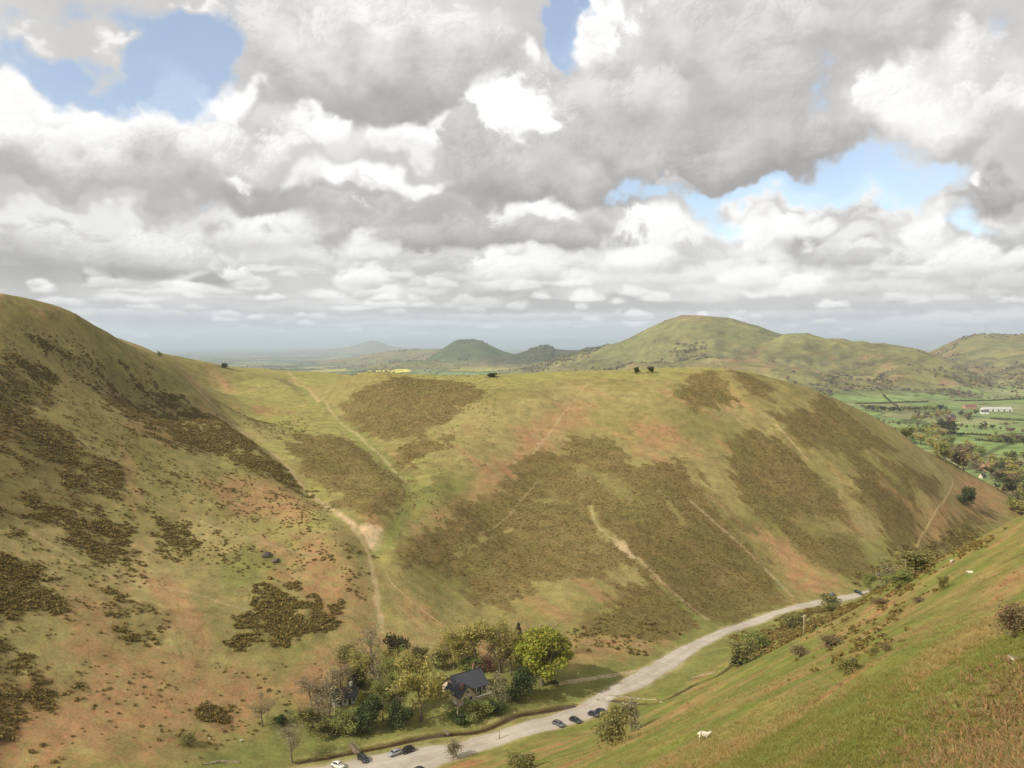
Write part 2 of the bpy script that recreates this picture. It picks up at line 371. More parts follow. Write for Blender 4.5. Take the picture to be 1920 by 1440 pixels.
SURVEY_XYZ = [  # hidden or behind: world points relative to the eye
    (0, 0, -6.6), (4, 8, -8.6), (-25, 20, -26.8), (30, 5, 4.1), (60, 40, .8), (-60, 60, -61), (-110, 110, -94), (-140, 60, -84), (120, 60, 17), (0, -40, 12), (60, -40, 38), (-60, -40, -14), (-120, -20, -49), (200, 120, 14), (200, 220, -45),
    (190, 300, -100), (240, 380, -122), (300, 460, -130), (150, 335, -117), (260, 300, -70), (340, 360, -80), (420, 480, -120), (330, 250, -30),
    (0, 800, -50), (120, 800, -52), (-120, 980, -60), (-300, 1050, -40), (-420, 900, -20), (-420, 700, 0), (-300, 560, 8), (-350, 480, 22), (-260, 760, -18), (-460, 560, 15), (-500, 400, 38),
    (230, 800, -75), (330, 800, -105), (430, 860, -138), (520, 800, -142), (600, 950, -146), (420, 1000, -146), (200, 960, -120), (0, 1000, -110), (300, 1100, -148), (0, 1150, -140), (-200, 1150, -110), (-500, 1150, -60), (560, 640, -138), (500, 560, -132), (700, 760, -120),
    (-330, 190, -70), (-420, 240, -40), (-520, 300, 0), (-300, 120, -92),
]


def _tps_fit():
    P = []
    for (px, py, Y) in SURVEY:
        if py < 745 and Y > 400: py += 4          # the small relief added later lifts the crests a little
        u, dz = ray(px, py)
        P.append((u * Y, Y, dz * Y))
    P = np.array(P + [tuple(map(float, p)) for p in SURVEY_XYZ])
    xy = P[:, :2] / 200.0
    z = P[:, 2]
    n = len(P)
    d2 = ((xy[:, None] - xy[None]) ** 2).sum(-1)
    K = np.where(d2 > 0, .5 * d2 * np.log(np.maximum(d2, 1e-12)), 0)
    K += np.eye(n) * 2e-5
    Q = np.c_[np.ones(n), xy]
    A = np.zeros((n + 3, n + 3)); A[:n, :n] = K; A[:n, n:] = Q; A[n:, :n] = Q.T
    s = np.linalg.solve(A, np.r_[z, 0, 0, 0])
    return xy, s[:n], s[n:]


_TXY, _TW, _TA = _tps_fit()


def tps(x, y):
    x = np.asarray(x, float).ravel() / 200.0; y = np.asarray(y, float).ravel() / 200.0
    out = np.empty_like(x)
    for i in range(0, len(x), 20000):
        a, b = x[i:i + 20000], y[i:i + 20000]
        d2 = (a[:, None] - _TXY[None, :, 0]) ** 2 + (b[:, None] - _TXY[None, :, 1]) ** 2
        d2 = np.maximum(d2, 1e-12)
        out[i:i + 20000] = (.5 * d2 * np.log(d2)) @ _TW + _TA[0] + _TA[1] * a + _TA[2] * b
    return out


# far ridges: crest line as (pixel column, pixel row) pairs at a distance, front and back half widths in metres
RIDGES = [
    # big hill, centre right
    dict(c=[(1060, 668), (1110, 655), (1150, 645), (1180, 634), (1215, 615), (1250, 600), (1275, 592), (1300, 591), (1340, 593), (1375, 598), (1400, 606), (1425, 612), (1450, 622), (1500, 634), (1560, 650), (1640, 668), (1720, 690)], Y=3400, f=430, b=600, rough=1.0),
    # its lower shoulder to the right
    dict(c=[(1380, 690), (1430, 645), (1470, 627), (1510, 625), (1545, 633), (1570, 634), (1600, 640), (1650, 644), (1690, 649), (1720, 654), (1745, 664), (1790, 680), (1850, 712), (1900, 735)], Y=2850, f=330, b=420, rough=1.3),
    dict(c=[(1120, 700), (1180, 682), (1260, 680), (1340, 672), (1420, 676), (1500, 690), (1560, 706), (1640, 722), (1720, 735)], Y=2500, f=230, b=350, rough=1.3),
    # right hill
    dict(c=[(1690, 690), (1740, 662), (1775, 645), (1800, 634), (1830, 627), (1860, 626), (1890, 629), (1920, 627), (1960, 618), (2050, 600), (2200, 590), (2400, 610)], Y=4200, f=620, b=700, rough=.9),
    dict(c=[(1830, 712), (1880, 694), (1920, 680), (1980, 664), (2060, 650), (2200, 640), (2400, 650)], Y=3100, f=420, b=500, rough=.8),
    # conical hill, centre
    dict(c=[(760, 690), (790, 680), (815, 664), (835, 650), (852, 639), (862, 636), (880, 637), (893, 637), (905, 641), (925, 650), (945, 659), (965, 664), (1000, 668), (1050, 672)], Y=5400, f=520, b=600, rough=.5),
    # small hills between
    dict(c=[(930, 672), (970, 663), (990, 657), (1005, 650), (1020, 647), (1035, 649), (1040, 654), (1060, 656), (1085, 657), (1100, 651), (1115, 650), (1130, 655), (1160, 660), (1200, 668)], Y=4600, f=420, b=420, rough=.6),
    dict(c=[(960, 690), (1010, 680), (1050, 672), (1090, 667), (1130, 664), (1180, 668), (1240, 676)], Y=3900, f=330, b=300, rough=.6),
    # low ridges running left
    dict(c=[(560, 684), (640, 673), (700, 662), (740, 657), (790, 655), (830, 653), (880, 660), (960, 670)], Y=7600, f=900, b=800, rough=.4),
    dict(c=[(640, 692), (700, 684), (760, 676), (800, 676), (880, 684), (960, 688), (1060, 690)], Y=5000, f=450, b=400, rough=.5),
    # far blue hill on the plain and its long skirts
    dict(c=[(560, 656), (610, 655), (650, 651), (672, 645), (688, 640), (699, 638), (712, 641), (730, 648), (760, 652), (820, 653), (860, 656)], Y=20000, f=1500, b=1500, rough=.2),
    dict(c=[(240, 655), (330, 654.5), (420, 653.5), (520, 654.5), (600, 654), (900, 654.6)], Y=33000, f=2500, b=2500, rough=.2),
]


def far_h(x, y):
    """height of the far country relative to the eye"""
    ys = np.maximum(y, 50.0)
    px = PW / 2 + FPX * (x / ys) / math.cos(PITCH)
    base = -150 - 58 * sstep(y, 3600, 8500)
    base = base + 7 * fbm(x, y, 900, 3, 11) * sstep(y, 1100, 2000) + 10 * fbm(x, y, 4000, 2, 12) * sstep(y, 5000, 9000)
    h = base
    rg = fbm(x, y, 330, 4, 21)
    for r in RIDGES:
        cp = np.array(r['c'], float); Y = r['Y']
        u, dz = ray(cp[:, 0], cp[:, 1])
        yc = Y + 0.05 * Y * np.sin(px / 140.0 + Y)
        zc = np.interp(px, cp[:, 0], dz, left=np.nan, right=np.nan) * yc
        inside = ~np.isnan(zc)
        # fall to the base beyond the ends
        endl = np.clip((px - cp[0, 0]) / 50.0, -6, 0); endr = np.clip((cp[-1, 0] - px) / 50.0, -6, 0)
        zl = dz[0] * Y; zr = dz[-1] * Y
        zc = np.where(inside, zc, np.where(px < cp[0, 0], base + (zl - base) * np.exp(-endl ** 2 * 1.2), base + (zr - base) * np.exp(-endr ** 2 * 1.2)))
        t = y - yc
        s = np.where(t < 0, t / (r['f'] * (1 + .25 * rg)), t / r['b'])
        prof = np.exp(-np.abs(s) ** 1.7 * .75)
        hh = base + np.maximum(zc - base, 0) * prof
        gul = (1 - np.abs(fbm(x, y, 260 * Y / 3400, 3, 31)) * 2.2)
        hh = hh - r['rough'] * np.maximum(zc - base, 0) * .085 * np.clip(gul, 0, 1) * prof * (1 - prof) * 4
        hh = hh + 7.0 * r['rough'] * prof * fbm(x, y, 70 * Y / 3400, 4, 37, .6)
        k = 6.0
        h = np.maximum(h, hh) + k * np.exp(-np.abs(h - hh) / k) * .35 - 0 * k
    return h


VX, VY = 0.76, 0.65       # valley axis
NX, NY = -0.65, 0.76      # across the valley, towards the far hill


def near_raw(x, y):
    shp = np.shape(x)
    h = tps(x, y).reshape(shp)
    q = (x + 51) * NX + (y - 226) * NY
    p = (x + 51) * VX + (y - 226) * VY
    calm = sstep(np.abs(q - 6), 22, 60)
    near_s = 1 - .75 * sstep(-q, 15, 40)
    h = h + calm * near_s * (1.2 * fbm(x, y, 60, 3, 1) + .55 * fbm(x, y, 14, 3, 5)) + .10 * fbm(x, y, 4, 2, 8)
    # terracettes on the near slope, along the contour
    fg = sstep(-q, 15, 40)
    h = h + fg * .10 * gnoise(p / 30.0, q / 3.2, 3) * sstep(np.hypot(x, y), 14, 40)
    # little gullies running straight down the hill faces
    fc = sstep(q, 40, 80) * (1 - sstep(q, 200, 300))
    return h - fc * 2.6 * np.clip(gnoise(p / 34.0 + .25 * gnoise(p / 60., q / 60., 41), q / 260.0, 42), 0, 1)


def height(x, y):
    x = np.asarray(x, float); y = np.asarray(y, float)
    r = np.hypot(x, y)
    out = sstep(np.abs(np.arctan2(x, y)), math.radians(64), math.radians(85))
    w = sstep(r * (1 + 1.6 * out), 960, 1180)
    hf = far_h(x, y)
    hn = np.where(w < 1, 0.0, hf)
    m = w < 1
    hn[m] = near_raw(x[m], y[m])
    hn = np.where(out > 0, np.minimum(hn, 60 - 20 * out), hn)
    return hn * (1 - w) + hf * w + CZ


def geom(a, b, k):
    n = int(math.ceil(math.log(b / a) / k))
    return list(a * np.exp(np.linspace(0, math.log(b / a), n, endpoint=False)))


R_ROWS = np.array(geom(2.0, 15, .05) + geom(15, 110, .0055) + geom(110, 800, .0024) + geom(800, 1150, .004) + geom(1150, 6000, .0045) + geom(6000, 70000, .012) + [70000.0])
A_COLS = np.radians(np.concatenate([np.linspace(-110, -68, 14, endpoint=False), np.linspace(-68, -33, 60, endpoint=False), np.linspace(-33, 33, 860, endpoint=False), np.linspace(33, 68, 60, endpoint=False), np.linspace(68, 110, 15)]))
LR = np.log(R_ROWS)
GX = R_ROWS[:, None] * np.sin(A_COLS)[None]
GY = R_ROWS[:, None] * np.cos(A_COLS)[None]
GZ = height(GX, GY)


def gz(x, y):
    """ground height from the sheet itself"""
    x = np.atleast_1d(np.asarray(x, float)); y = np.atleast_1d(np.asarray(y, float))
    r = np.hypot(x, y); a = np.arctan2(x, y)
    fi = np.clip(np.interp(np.log(np.maximum(r, 1)), LR, np.arange(len(LR))), 0, len(LR) - 1.001)
    fj = np.clip(np.interp(a, A_COLS, np.arange(len(A_COLS))), 0, len(A_COLS) - 1.001)
    i = fi.astype(int); j = fj.astype(int); fi -= i; fj -= j
    return (GZ[i, j] * (1 - fi) + GZ[i + 1, j] * fi) * (1 - fj) + (GZ[i, j + 1] * (1 - fi) + GZ[i + 1, j + 1] * fi) * fj


def at(px, py, rmin=15.0):
    """where the line of sight through a photo pixel meets the ground"""
    u, dz = ray(px, py)
    a = math.atan2(u, 1.0)
    fj = float(np.clip(np.interp(a, A_COLS, np.arange(len(A_COLS))), 0, len(A_COLS) - 1.001)); j = int(fj); fj -= j
    h = GZ[:, j] * (1 - fj) + GZ[:, j + 1] * fj
    Yr = R_ROWS * math.cos(a)
    dlt = CZ + Yr * dz - h
    ok = np.where((dlt < 0) & (R_ROWS > rmin))[0]
    if len(ok) == 0:
        k = int(np.argmin(np.where((R_ROWS > rmin) & (R_ROWS < 1100), dlt, 1e9)))
        Y = Yr[k]
    else:
        k = ok[0]
        d0, d1 = dlt[k - 1], dlt[k]
        Y = Yr[k - 1] + (Yr[k] - Yr[k - 1]) * (d0 / (d0 - d1) if d0 > 0 else 0)
    x, y = u * Y, Y
    return Vector((x, y, float(gz(x, y)[0])))


def ats(pts, **k):
    return np.array([tuple(at(a, b, **k)[:2]) for a, b in pts])


def poly_sd(x, y, P):
    """signed distance to a polygon (positive inside)"""
    n = len(P); inside = np.zeros(x.shape, bool); d = np.full(x.shape, 1e9)
    for i in range(n):
        ax, ay = P[i]; bx, by = P[(i + 1) % n]
        ex, ey = bx - ax, by - ay
        t = np.clip(((x - ax) * ex + (y - ay) * ey) / (ex * ex + ey * ey + 1e-9), 0, 1)
        d = np.minimum(d, (x - ax - t * ex) ** 2 + (y - ay - t * ey) ** 2)
        c = ((ay > y) != (by > y))
        with np.errstate(divide='ignore', invalid='ignore'):
            xx = (bx - ax) * (y - ay) / (by - ay if by != ay else 1e-9) + ax
        inside ^= c & (x < xx)
    d = np.sqrt(d)
    return np.where(inside, d, -d)


def line_d(x, y, P):
    d = np.full(x.shape, 1e9)
    for i in range(len(P) - 1):
        ax, ay = P[i]; bx, by = P[i + 1]
        ex, ey = bx - ax, by - ay
        t = np.clip(((x - ax) * ex + (y - ay) * ey) / (ex * ex + ey * ey + 1e-9), 0, 1)
        d = np.minimum(d, (x - ax - t * ex) ** 2 + (y - ay - t * ey) ** 2)
    return np.sqrt(d)


def resample(P, step):
    P = np.asarray(P, float)
    s = np.r_[0, np.cumsum(np.hypot(*np.diff(P, axis=0).T))]
    n = max(2, int(s[-1] / step))
    t = np.linspace(0, s[-1], n)
    return np.c_[np.interp(t, s, P[:, 0]), np.interp(t, s, P[:, 1])]


def smooth_line(P, step=1.5, it=6):
    Q = resample(P, step)
    for _ in range(it):
        Q[1:-1] = .25 * Q[:-2] + .5 * Q[1:-1] + .25 * Q[2:]
    return Q


# lines of the valley floor (photo pixels -> ground)
STREAM_PX = [(560, 1428), (605, 1421), (650, 1412), (690, 1404), (740, 1395), (800, 1381), (840, 1375), (880, 1373), (905, 1369), (935, 1357), (962, 1343), (1000, 1335), (1040, 1329), (1080, 1322)]
STREAM2_PX = [(1136, 1310), (1160, 1313), (1190, 1317), (1230, 1319), (1262, 1306), (1290, 1290), (1310, 1278), (1345, 1268), (1372, 1248), (1390, 1222), (1420, 1190), (1470, 1175), (1510, 1160), (1540, 1142), (1575, 1130)]
STREAM = smooth_line(ats(STREAM_PX)); STREAM2 = smooth_line(ats(STREAM2_PX))
ROAD_L = [(500, 1452), (560, 1438), (640, 1427), (690, 1416), (735, 1408), (780, 1399), (835, 1396), (900, 1379), (960, 1362), (1030, 1341), (1090, 1318), (1150, 1284), (1200, 1255), (1260, 1221), (1330, 1189), (1400, 1163), (1460, 1143), (1530, 1125), (1614, 1110), (1640, 1106)]
ROAD_R = [(600, 1500), (680, 1490), (730, 1478), (770, 1462), (800, 1447), (850, 1427), (900, 1409), (980, 1384), (1040, 1368), (1100, 1351), (1134, 1336), (1150, 1308), (1205, 1291), (1240, 1268), (1275, 1246), (1300, 1226), (1350, 1197), (1400, 1177), (1460, 1153), (1530, 1137), (1614, 1119), (1640, 1114)]
RL = smooth_line(np.array([tuple(at(a, b, rmin=360 if a > 1450 else 15)[:2]) for a, b in ROAD_L]), 1.0, 8)
RR = smooth_line(np.array([tuple(at(a, b, rmin=360 if a > 1450 else 15)[:2]) for a, b in ROAD_R]), 1.0, 8)
ROAD_POLY = np.r_[RL, RR[::-1]]
TRACK = smooth_line(ats([(1045, 1282), (1070, 1278), (1105, 1273), (1150, 1266), (1195, 1258)]), 1.0)
PATH = smooth_line(ats([(1660, 1086), (1676, 1072), (1694, 1056), (1706, 1040), (1719, 1028), (1728, 1004), (1740, 985), (1752, 966), (1768, 944), (1780, 925), (1787, 908), (1785, 893), (1770, 880)]), 1.5)
PATH2 = smooth_line(ats([(830, 1170), (800, 1150), (770, 1122), (745, 1098), (730, 1080), (724, 1060)]), 1.5)

# carve the stream beds, level the road
for LN in (STREAM, STREAM2):
    x0, y0 = LN.min(0) - 8; x1, y1 = LN.max(0) + 8
    m = (GX > x0) & (GX < x1) & (GY > y0) & (GY < y1)
    d = line_d(GX[m], GY[m], LN)
    GZ[m] -= .7 * np.exp(-(d / 1.0) ** 2)

# dry gullies of the side valley
GULLY_L = smooth_line(ats([(352, 702), (395, 745), (432, 777), (500, 832), (560, 892), (622, 947), (690, 1003), (704, 1080), (716, 1180)], rmin=240), 3.0)
GULLY_R = smooth_line(ats([(548, 712), (600, 746), (640, 781), (690, 832), (742, 876), (775, 908), (752, 955), (702, 1010)], rmin=300), 3.0)
for LN in (GULLY_L, GULLY_R):
    x0, y0 = LN.min(0) - 45; x1, y1 = LN.max(0) + 45
    m = (GX > x0) & (GX < x1) & (GY > y0) & (GY < y1)
    d = line_d(GX[m], GY[m], LN)
    GZ[m] -= 3.2 * np.exp(-(d / 9.0) ** 2) * sstep(np.hypot(GX[m], GY[m]), 290, 330)

# level plots for the two cottages
COTTAGE = at(884, 1304); WHITE_COTTAGE = at(650, 1322)
for P_, r0, r1, off in ((COTTAGE, 7.5, 12.5, (-2.4, 3.2)), (WHITE_COTTAGE, 5.5, 9.0, (-1.6, 2.0))):
    cx_, cy_ = P_.x + off[0], P_.y + off[1]
    d_ = np.hypot(GX - cx_, GY - cy_)
    w_ = 1 - sstep(d_, r0, r1)
    GZ[:] = GZ * (1 - w_) + (P_.z + .1) * w_

# ------------------------------------------------------------------ ground cover layout (photo pixels -> ground polygons)
HEATHER = [
    [(640, 765), (665, 735), (700, 722), (760, 706), (850, 714), (905, 730), (915, 745), (870, 762), (835, 795), (790, 815), (740, 824), (700, 820), (655, 800)],
    [(735, 848), (770, 826), (830, 818), (836, 842), (795, 858), (782, 886), (745, 872)],
    [(533, 842), (555, 815), (640, 818), (700, 852), (755, 898), (769, 930), (735, 960), (690, 972), (640, 950), (600, 905), (560, 872)],
    [(745, 1078), (765, 1010), (830, 982), (870, 940), (930, 925), (960, 890), (1010, 842), (1045, 850), (1060, 820), (1110, 815), (1160, 840), (1190, 872), (1290, 862), (1330, 920), (1390, 985), (1440, 1050), (1492, 1122), (1450, 1137), (1370, 1168), (1325, 1160), (1250, 1105), (1175, 1062), (1140, 1087), (1080, 1082), (990, 1097), (945, 1142), (890, 1132), (868, 1080), (800, 1072)],
    [(1150, 1098), (1230, 1094), (1290, 1128), (1322, 1163), (1290, 1188), (1200, 1200), (1085, 1182), (1095, 1160), (1150, 1148)],
    [(1444, 776), (1490, 770), (1528, 767), (1535, 739), (1562, 752), (1591, 771), (1640, 817), (1682, 845), (1626, 858), (1665, 896), (1710, 910), (1722, 949), (1739, 974), (1728, 1005), (1716, 1030), (1676, 1038), (1658, 1002), (1626, 957), (1584, 922), (1612, 893), (1577, 848), (1521, 844), (1493, 844), (1470, 822)],
    [(1391, 803), (1430, 809), (1461, 823), (1500, 861), (1542, 896), (1567, 925), (1602, 956), (1609, 991), (1630, 1033), (1648, 1073), (1612, 1087), (1556, 1069), (1500, 1030), (1472, 1005), (1415, 970), (1380, 918), (1363, 858)],
    [(1265, 742), (1300, 702), (1340, 697), (1382, 750), (1350, 765), (1290, 770)],
    [(1362, 692), (1400, 700), (1452, 730), (1440, 752), (1400, 742)],
    [(1700, 1050), (1780, 990), (1840, 950), (1870, 960), (1820, 1010), (1760, 1030)],
    [(1640, 860), (1700, 875), (1760, 900), (1750, 930), (1700, 915)],
]
OPEN_STRIPS = [  # grassy strips through the heather: (line, half width m)
    ([(1110, 950), (1115, 985), (1160, 1020), (1200, 1060), (1260, 1120), (1320, 1165)], 1.6), ([(1290, 870), (1340, 950), (1400, 1010), (1470, 1090), (1490, 1125)], 3.2),
    ([(1460, 800), (1500, 850), (1560, 900), (1605, 960), (1630, 1010), (1660, 1080)], 4.5), ([(1516, 986), (1580, 990)], 7.0), ([(1660, 905), (1700, 940), (1735, 985)], 4.0), ([(980, 950), (1040, 930), (1080, 950)], 1.2),
    ([(860, 1040), (930, 1005), (960, 990)], 1.0), ([(1090, 880), (1140, 900), (1180, 940)], 4.0),
    ([(1225, 905), (1280, 980)], .8),
]
PALE_LINES = [  # thin trodden or sandy lines on the far slopes: (line, half width m, strength)
    ([(540, 698), (575, 728), (620, 772), (668, 812), (715, 856), (765, 905)], .8, .4), ([(470, 690), (540, 700), (556, 712)], .7, .5), ([(1290, 935), (1340, 980), (1400, 1030), (1450, 1080), (1486, 1118)], 1.0, .45),
    ([(1108, 948), (1114, 984), (1150, 1012)], .6, .4), ([(1196, 1046), (1250, 1100), (1325, 1160)], .9, .4), ([(1455, 795), (1500, 845), (1512, 860)], .6, .6), ([(900, 1000), (960, 960), (1010, 900)], .5, .3), ([(1000, 850), (1060, 770), (1100, 720)], .5, .35),
    ([(860, 730), (960, 728), (1100, 722)], .6, .3), ([(200, 900), (330, 960), (470, 1010), (600, 1040)], .5, .35), ([(60, 1000), (200, 1080), (360, 1110), (480, 1150)], .5, .35), ([(120, 820), (260, 880), (420, 950)], .5, .3),
]
BRACKEN = [
    [(1428, 1005), (1480, 1018), (1600, 1098), (1605, 1110), (1490, 1132), (1462, 1062)], [(1700, 992), (1762, 930), (1802, 958), (1790, 1012), (1722, 1032)],
    [(1600, 880), (1660, 900), (1720, 950), (1700, 962), (1650, 930)], [(1800, 880), (1870, 915), (1885, 960), (1830, 990), (1790, 930)],
    [(-60, 1260), (150, 1290), (250, 1230), (350, 1230), (470, 1260), (560, 1290), (500, 1350), (350, 1400), (330, 1440), (-60, 1450)],
    [(540, 1000), (640, 1010), (670, 1080), (690, 1130), (600, 1180), (560, 1090)], [(150, 1120), (190, 1100), (220, 1250), (120, 1230)], [(600, 1220), (670, 1210), (690, 1180), (720, 1200), (650, 1260), (560, 1330), (540, 1280)],
    [(860, 1190), (960, 1180), (1060, 1210), (1040, 1240), (900, 1230)], [(1050, 1200), (1120, 1180), (1250, 1195), (1220, 1230), (1120, 1235), (1060, 1240)],
    [(1090, 745), (1110, 770), (1000, 855), (930, 922), (830, 984), (780, 990), (850, 930), (930, 868), (1000, 800)], [(380, 900), (500, 900), (620, 950), (560, 980), (420, 960)], [(1180, 790), (1260, 800), (1300, 850), (1200, 850)],
]
SCREE = [[(668, 985), (716, 990), (718, 1020), (704, 1036), (682, 1012)], [(1148, 1014), (1170, 1014), (1196, 1046), (1180, 1052)], [(610, 945), (660, 975), (672, 985), (664, 992)]]
GREEN = [
    [(380, 1400), (470, 1360), (560, 1340), (640, 1385), (600, 1425), (470, 1440), (380, 1440)], [(1060, 1275), (1180, 1200), (1330, 1172), (1250, 1222), (1150, 1262)], [(960, 1330), (1060, 1285), (1150, 1270), (1080, 1318), (980, 1350)],
    [(1180, 1300), (1260, 1262), (1330, 1220), (1380, 1200), (1370, 1240), (1300, 1275), (1240, 1300)], [(830, 985), (760, 1000), (720, 1040), (760, 930), (640, 780), (660, 780), (790, 915), (900, 880)], [(400, 1060), (470, 1020), (540, 1050), (500, 1080), (430, 1110)],
]
GORSE = [  # (polygon, bushes per square metre, base size)
    ([(-60, 660), (30, 665), (100, 700), (95, 762), (40, 792), (-60, 790)], .24, 1.0),
    ([(60, 642), (130, 662), (230, 690), (330, 742), (420, 790), (500, 850), (590, 922), (555, 925), (480, 890), (400, 862), (320, 836), (240, 790), (190, 742), (110, 690)], .24, .95),
    ([(-60, 790), (100, 790), (200, 860), (258, 900), (230, 930), (150, 960), (100, 992), (-60, 1002)], .26, .95),
    ([(110, 1002), (180, 958), (242, 990), (252, 1050), (180, 1062)], .26, .95), ([(258, 950), (340, 960), (372, 1030), (320, 1042), (280, 1000)], .18, .9),
    ([(-60, 1030), (60, 1058), (132, 1130), (80, 1172), (-60, 1180)], .30, 1.0), ([(-60, 1200), (60, 1230), (45, 1270), (142, 1284), (60, 1342), (-60, 1420)], .34, 1.0),
    ([(188, 1100), (260, 1128), (322, 1150), (272, 1220), (210, 1202)], .24, 1.0),
    ([(478, 1090), (530, 1088), (562, 1140), (560, 1200), (480, 1212), (428, 1232), (448, 1172)], .38, 1.1), ([(560, 1108), (620, 1128), (638, 1170), (600, 1192), (560, 1172)], .30, 1.0),
    ([(358, 1330), (390, 1320), (432, 1325), (426, 1356), (370, 1352)], .42, 1.2), ([(640, 1020), (690, 1040), (690, 1130), (640, 1090)], .06, .9),
    ([(-60, 620), (300, 690), (600, 950), (640, 1020), (560, 1100), (450, 1060), (300, 1060), (200, 1250), (-60, 1250)], .060, .75), ([(-60, 1250), (300, 1240), (600, 1250), (420, 1440), (-60, 1450)], .022, .75),
    ([(640, 700), (950, 715), (900, 900), (760, 1080), (700, 880)], .012, .6), ([(1060, 1190), (1150, 1140), (1260, 1180), (1200, 1215), (1090, 1220)], .08, 1.1),
    ([(420, 760), (560, 770), (590, 810), (520, 830), (450, 790)], .05, .7), ([(1600, 1090), (1700, 1030), (1830, 985), (1830, 1000), (1700, 1075)], .12, 1.2), ([(1380, 1190), (1480, 1150), (1570, 1135), (1580, 1160), (1430, 1230)], .10, 1.2), ([(1640, 1070), (1700, 1040), (1800, 1000), (1720, 1050)], .12, 1.2), ([(1490, 1180), (1540, 1145), (1650, 1118), (1760, 1072), (1770, 1095), (1690, 1165), (1690, 1215), (1600, 1235), (1520, 1225)], .022, 1.0), ([(1600, 1122), (1700, 1076), (1850, 1010), (1860, 1022), (1720, 1092), (1620, 1138)], .05, .8),
]


# ------------------------------------------------------------------ materials
def new_mat(name):
    m = bpy.data.materials.new(name)
    m.use_nodes = True
    return m, NT(m.node_tree)


def principled(T, color, rough=.9, spec=.2, **kw):
    b = T.n('ShaderNodeBsdfPrincipled')
    T.set(b.inputs['Base Color'], color if isinstance(color, bpy.types.NodeSocket) else tuple(color) + (1,))
    T.set(b.inputs['Roughness'], rough)
    b.inputs['Specular IOR Level'].default_value = spec
    for k, v in kw.items(): T.set(b.inputs[k], v)
    o = T.n('ShaderNodeOutputMaterial')
    T.link(b.outputs[0], o.inputs[0])
    return b


def ground_material():
    m, T = new_mat('hill_turf')
    at_ = T.n('ShaderNodeAttribute', attribute_name='cover').outputs['Color']
    tx = T.n('ShaderNodeTexCoord').outputs['Object']
    n1 = T.noise(tx, 1.1, 6, .65); n2 = T.noise(tx, .16, 5, .6); n3 = T.noise(tx, 5.0, 4, .7)
    f = T.math('ADD', T.math('MULTIPLY', n1, .7), T.math('ADD', T.math('MULTIPLY', n2, .75), T.math('MULTIPLY', n3, .5)))
    f = T.n('ShaderNodeMapRange', ins={0: f, 1: .66, 2: 1.29, 3: .52, 4: 1.50}).outputs[0]
    c = T.vmath('MULTIPLY', at_, T.n('ShaderNodeCombineXYZ', ins={0: f, 1: f, 2: f}).outputs[0])
    warm = T.smooth(T.noise(tx, .45, 4, .6), .35, .7)
    c = T.mixc(warm, T.mixc(1.0, c, (.94, 1.03, .95, 1), 'MULTIPLY'), T.mixc(1.0, c, (1.06, .98, .98, 1), 'MULTIPLY'))
    bmp = T.n('ShaderNodeBump', ins={'Strength': .55, 'Distance': .35, 'Height': T.math('ADD', n1, T.math('MULTIPLY', n3, .25))})
    principled(T, c, .95, .08, Normal=bmp.outputs[0])
    return m


def far_material():
    m, T = new_mat('far_land')
    at_ = T.n('ShaderNodeAttribute', attribute_name='cover').outputs['Color']
    tx = T.n('ShaderNodeTexCoord').outputs['Object']
    n1 = T.noise(tx, .035, 6, .65); n2 = T.noise(tx, .008, 5, .6)
    f = T.n('ShaderNodeMapRange', ins={0: T.math('ADD', n1, n2), 1: .72, 2: 1.28, 3: .55, 4: 1.45}).outputs[0]
    c = T.vmath('MULTIPLY', at_, T.n('ShaderNodeCombineXYZ', ins={0: f, 1: f, 2: f}).outputs[0])
    principled(T, c, .95, .05)
    return m


def leaf_material(name, rgb, var=.35, trans=.25):
    m, T = new_mat(name)
    isl = T.n('ShaderNodeNewGeometry').outputs['Random Per Island']
    f = T.n('ShaderNodeMapRange', ins={0: isl, 1: 0, 2: 1, 3: 1 - var, 4: 1 + var}).outputs[0]
    base = T.vmath('MULTIPLY', tuple(rgb), T.n('ShaderNodeCombineXYZ', ins={0: f, 1: f, 2: f}).outputs[0])
    hv = T.math('FRACT', T.math('MULTIPLY', isl, 7.13))
    c = T.mixc(hv, T.mixc(1.0, base, (1.15, .96, .85, 1), 'MULTIPLY'), T.mixc(1.0, base, (.86, 1.05, 1.0, 1), 'MULTIPLY'))
    d = T.n('ShaderNodeBsdfDiffuse'); T.link(c, d.inputs[0])
    t = T.n('ShaderNodeBsdfTranslucent'); T.link(c, t.inputs[0])
    mx = T.n('ShaderNodeMixShader'); mx.inputs[0].default_value = trans
    T.link(d.outputs[0], mx.inputs[1]); T.link(t.outputs[0], mx.inputs[2])
    o = T.n('ShaderNodeOutputMaterial'); T.link(mx.outputs[0], o.inputs[0])
    return m


def rough_material(name, rgb, rgb2=None, scale=3.0, rough=.9, spec=.2, bump=.3, dist=.05):
    m, T = new_mat(name)
    tx = T.n('ShaderNodeTexCoord').outputs['Object']
    n = T.noise(tx, scale, 5, .65)
    rgb2 = rgb2 or tuple(c * .65 for c in rgb)
    c = T.mixc(T.smooth(n, .35, .65), tuple(rgb2) + (1,), tuple(rgb) + (1,))
    b = T.n('ShaderNodeBump', ins={'Strength': bump, 'Distance': dist, 'Height': n})
    principled(T, c, rough, spec, Normal=b.outputs[0])
    return m


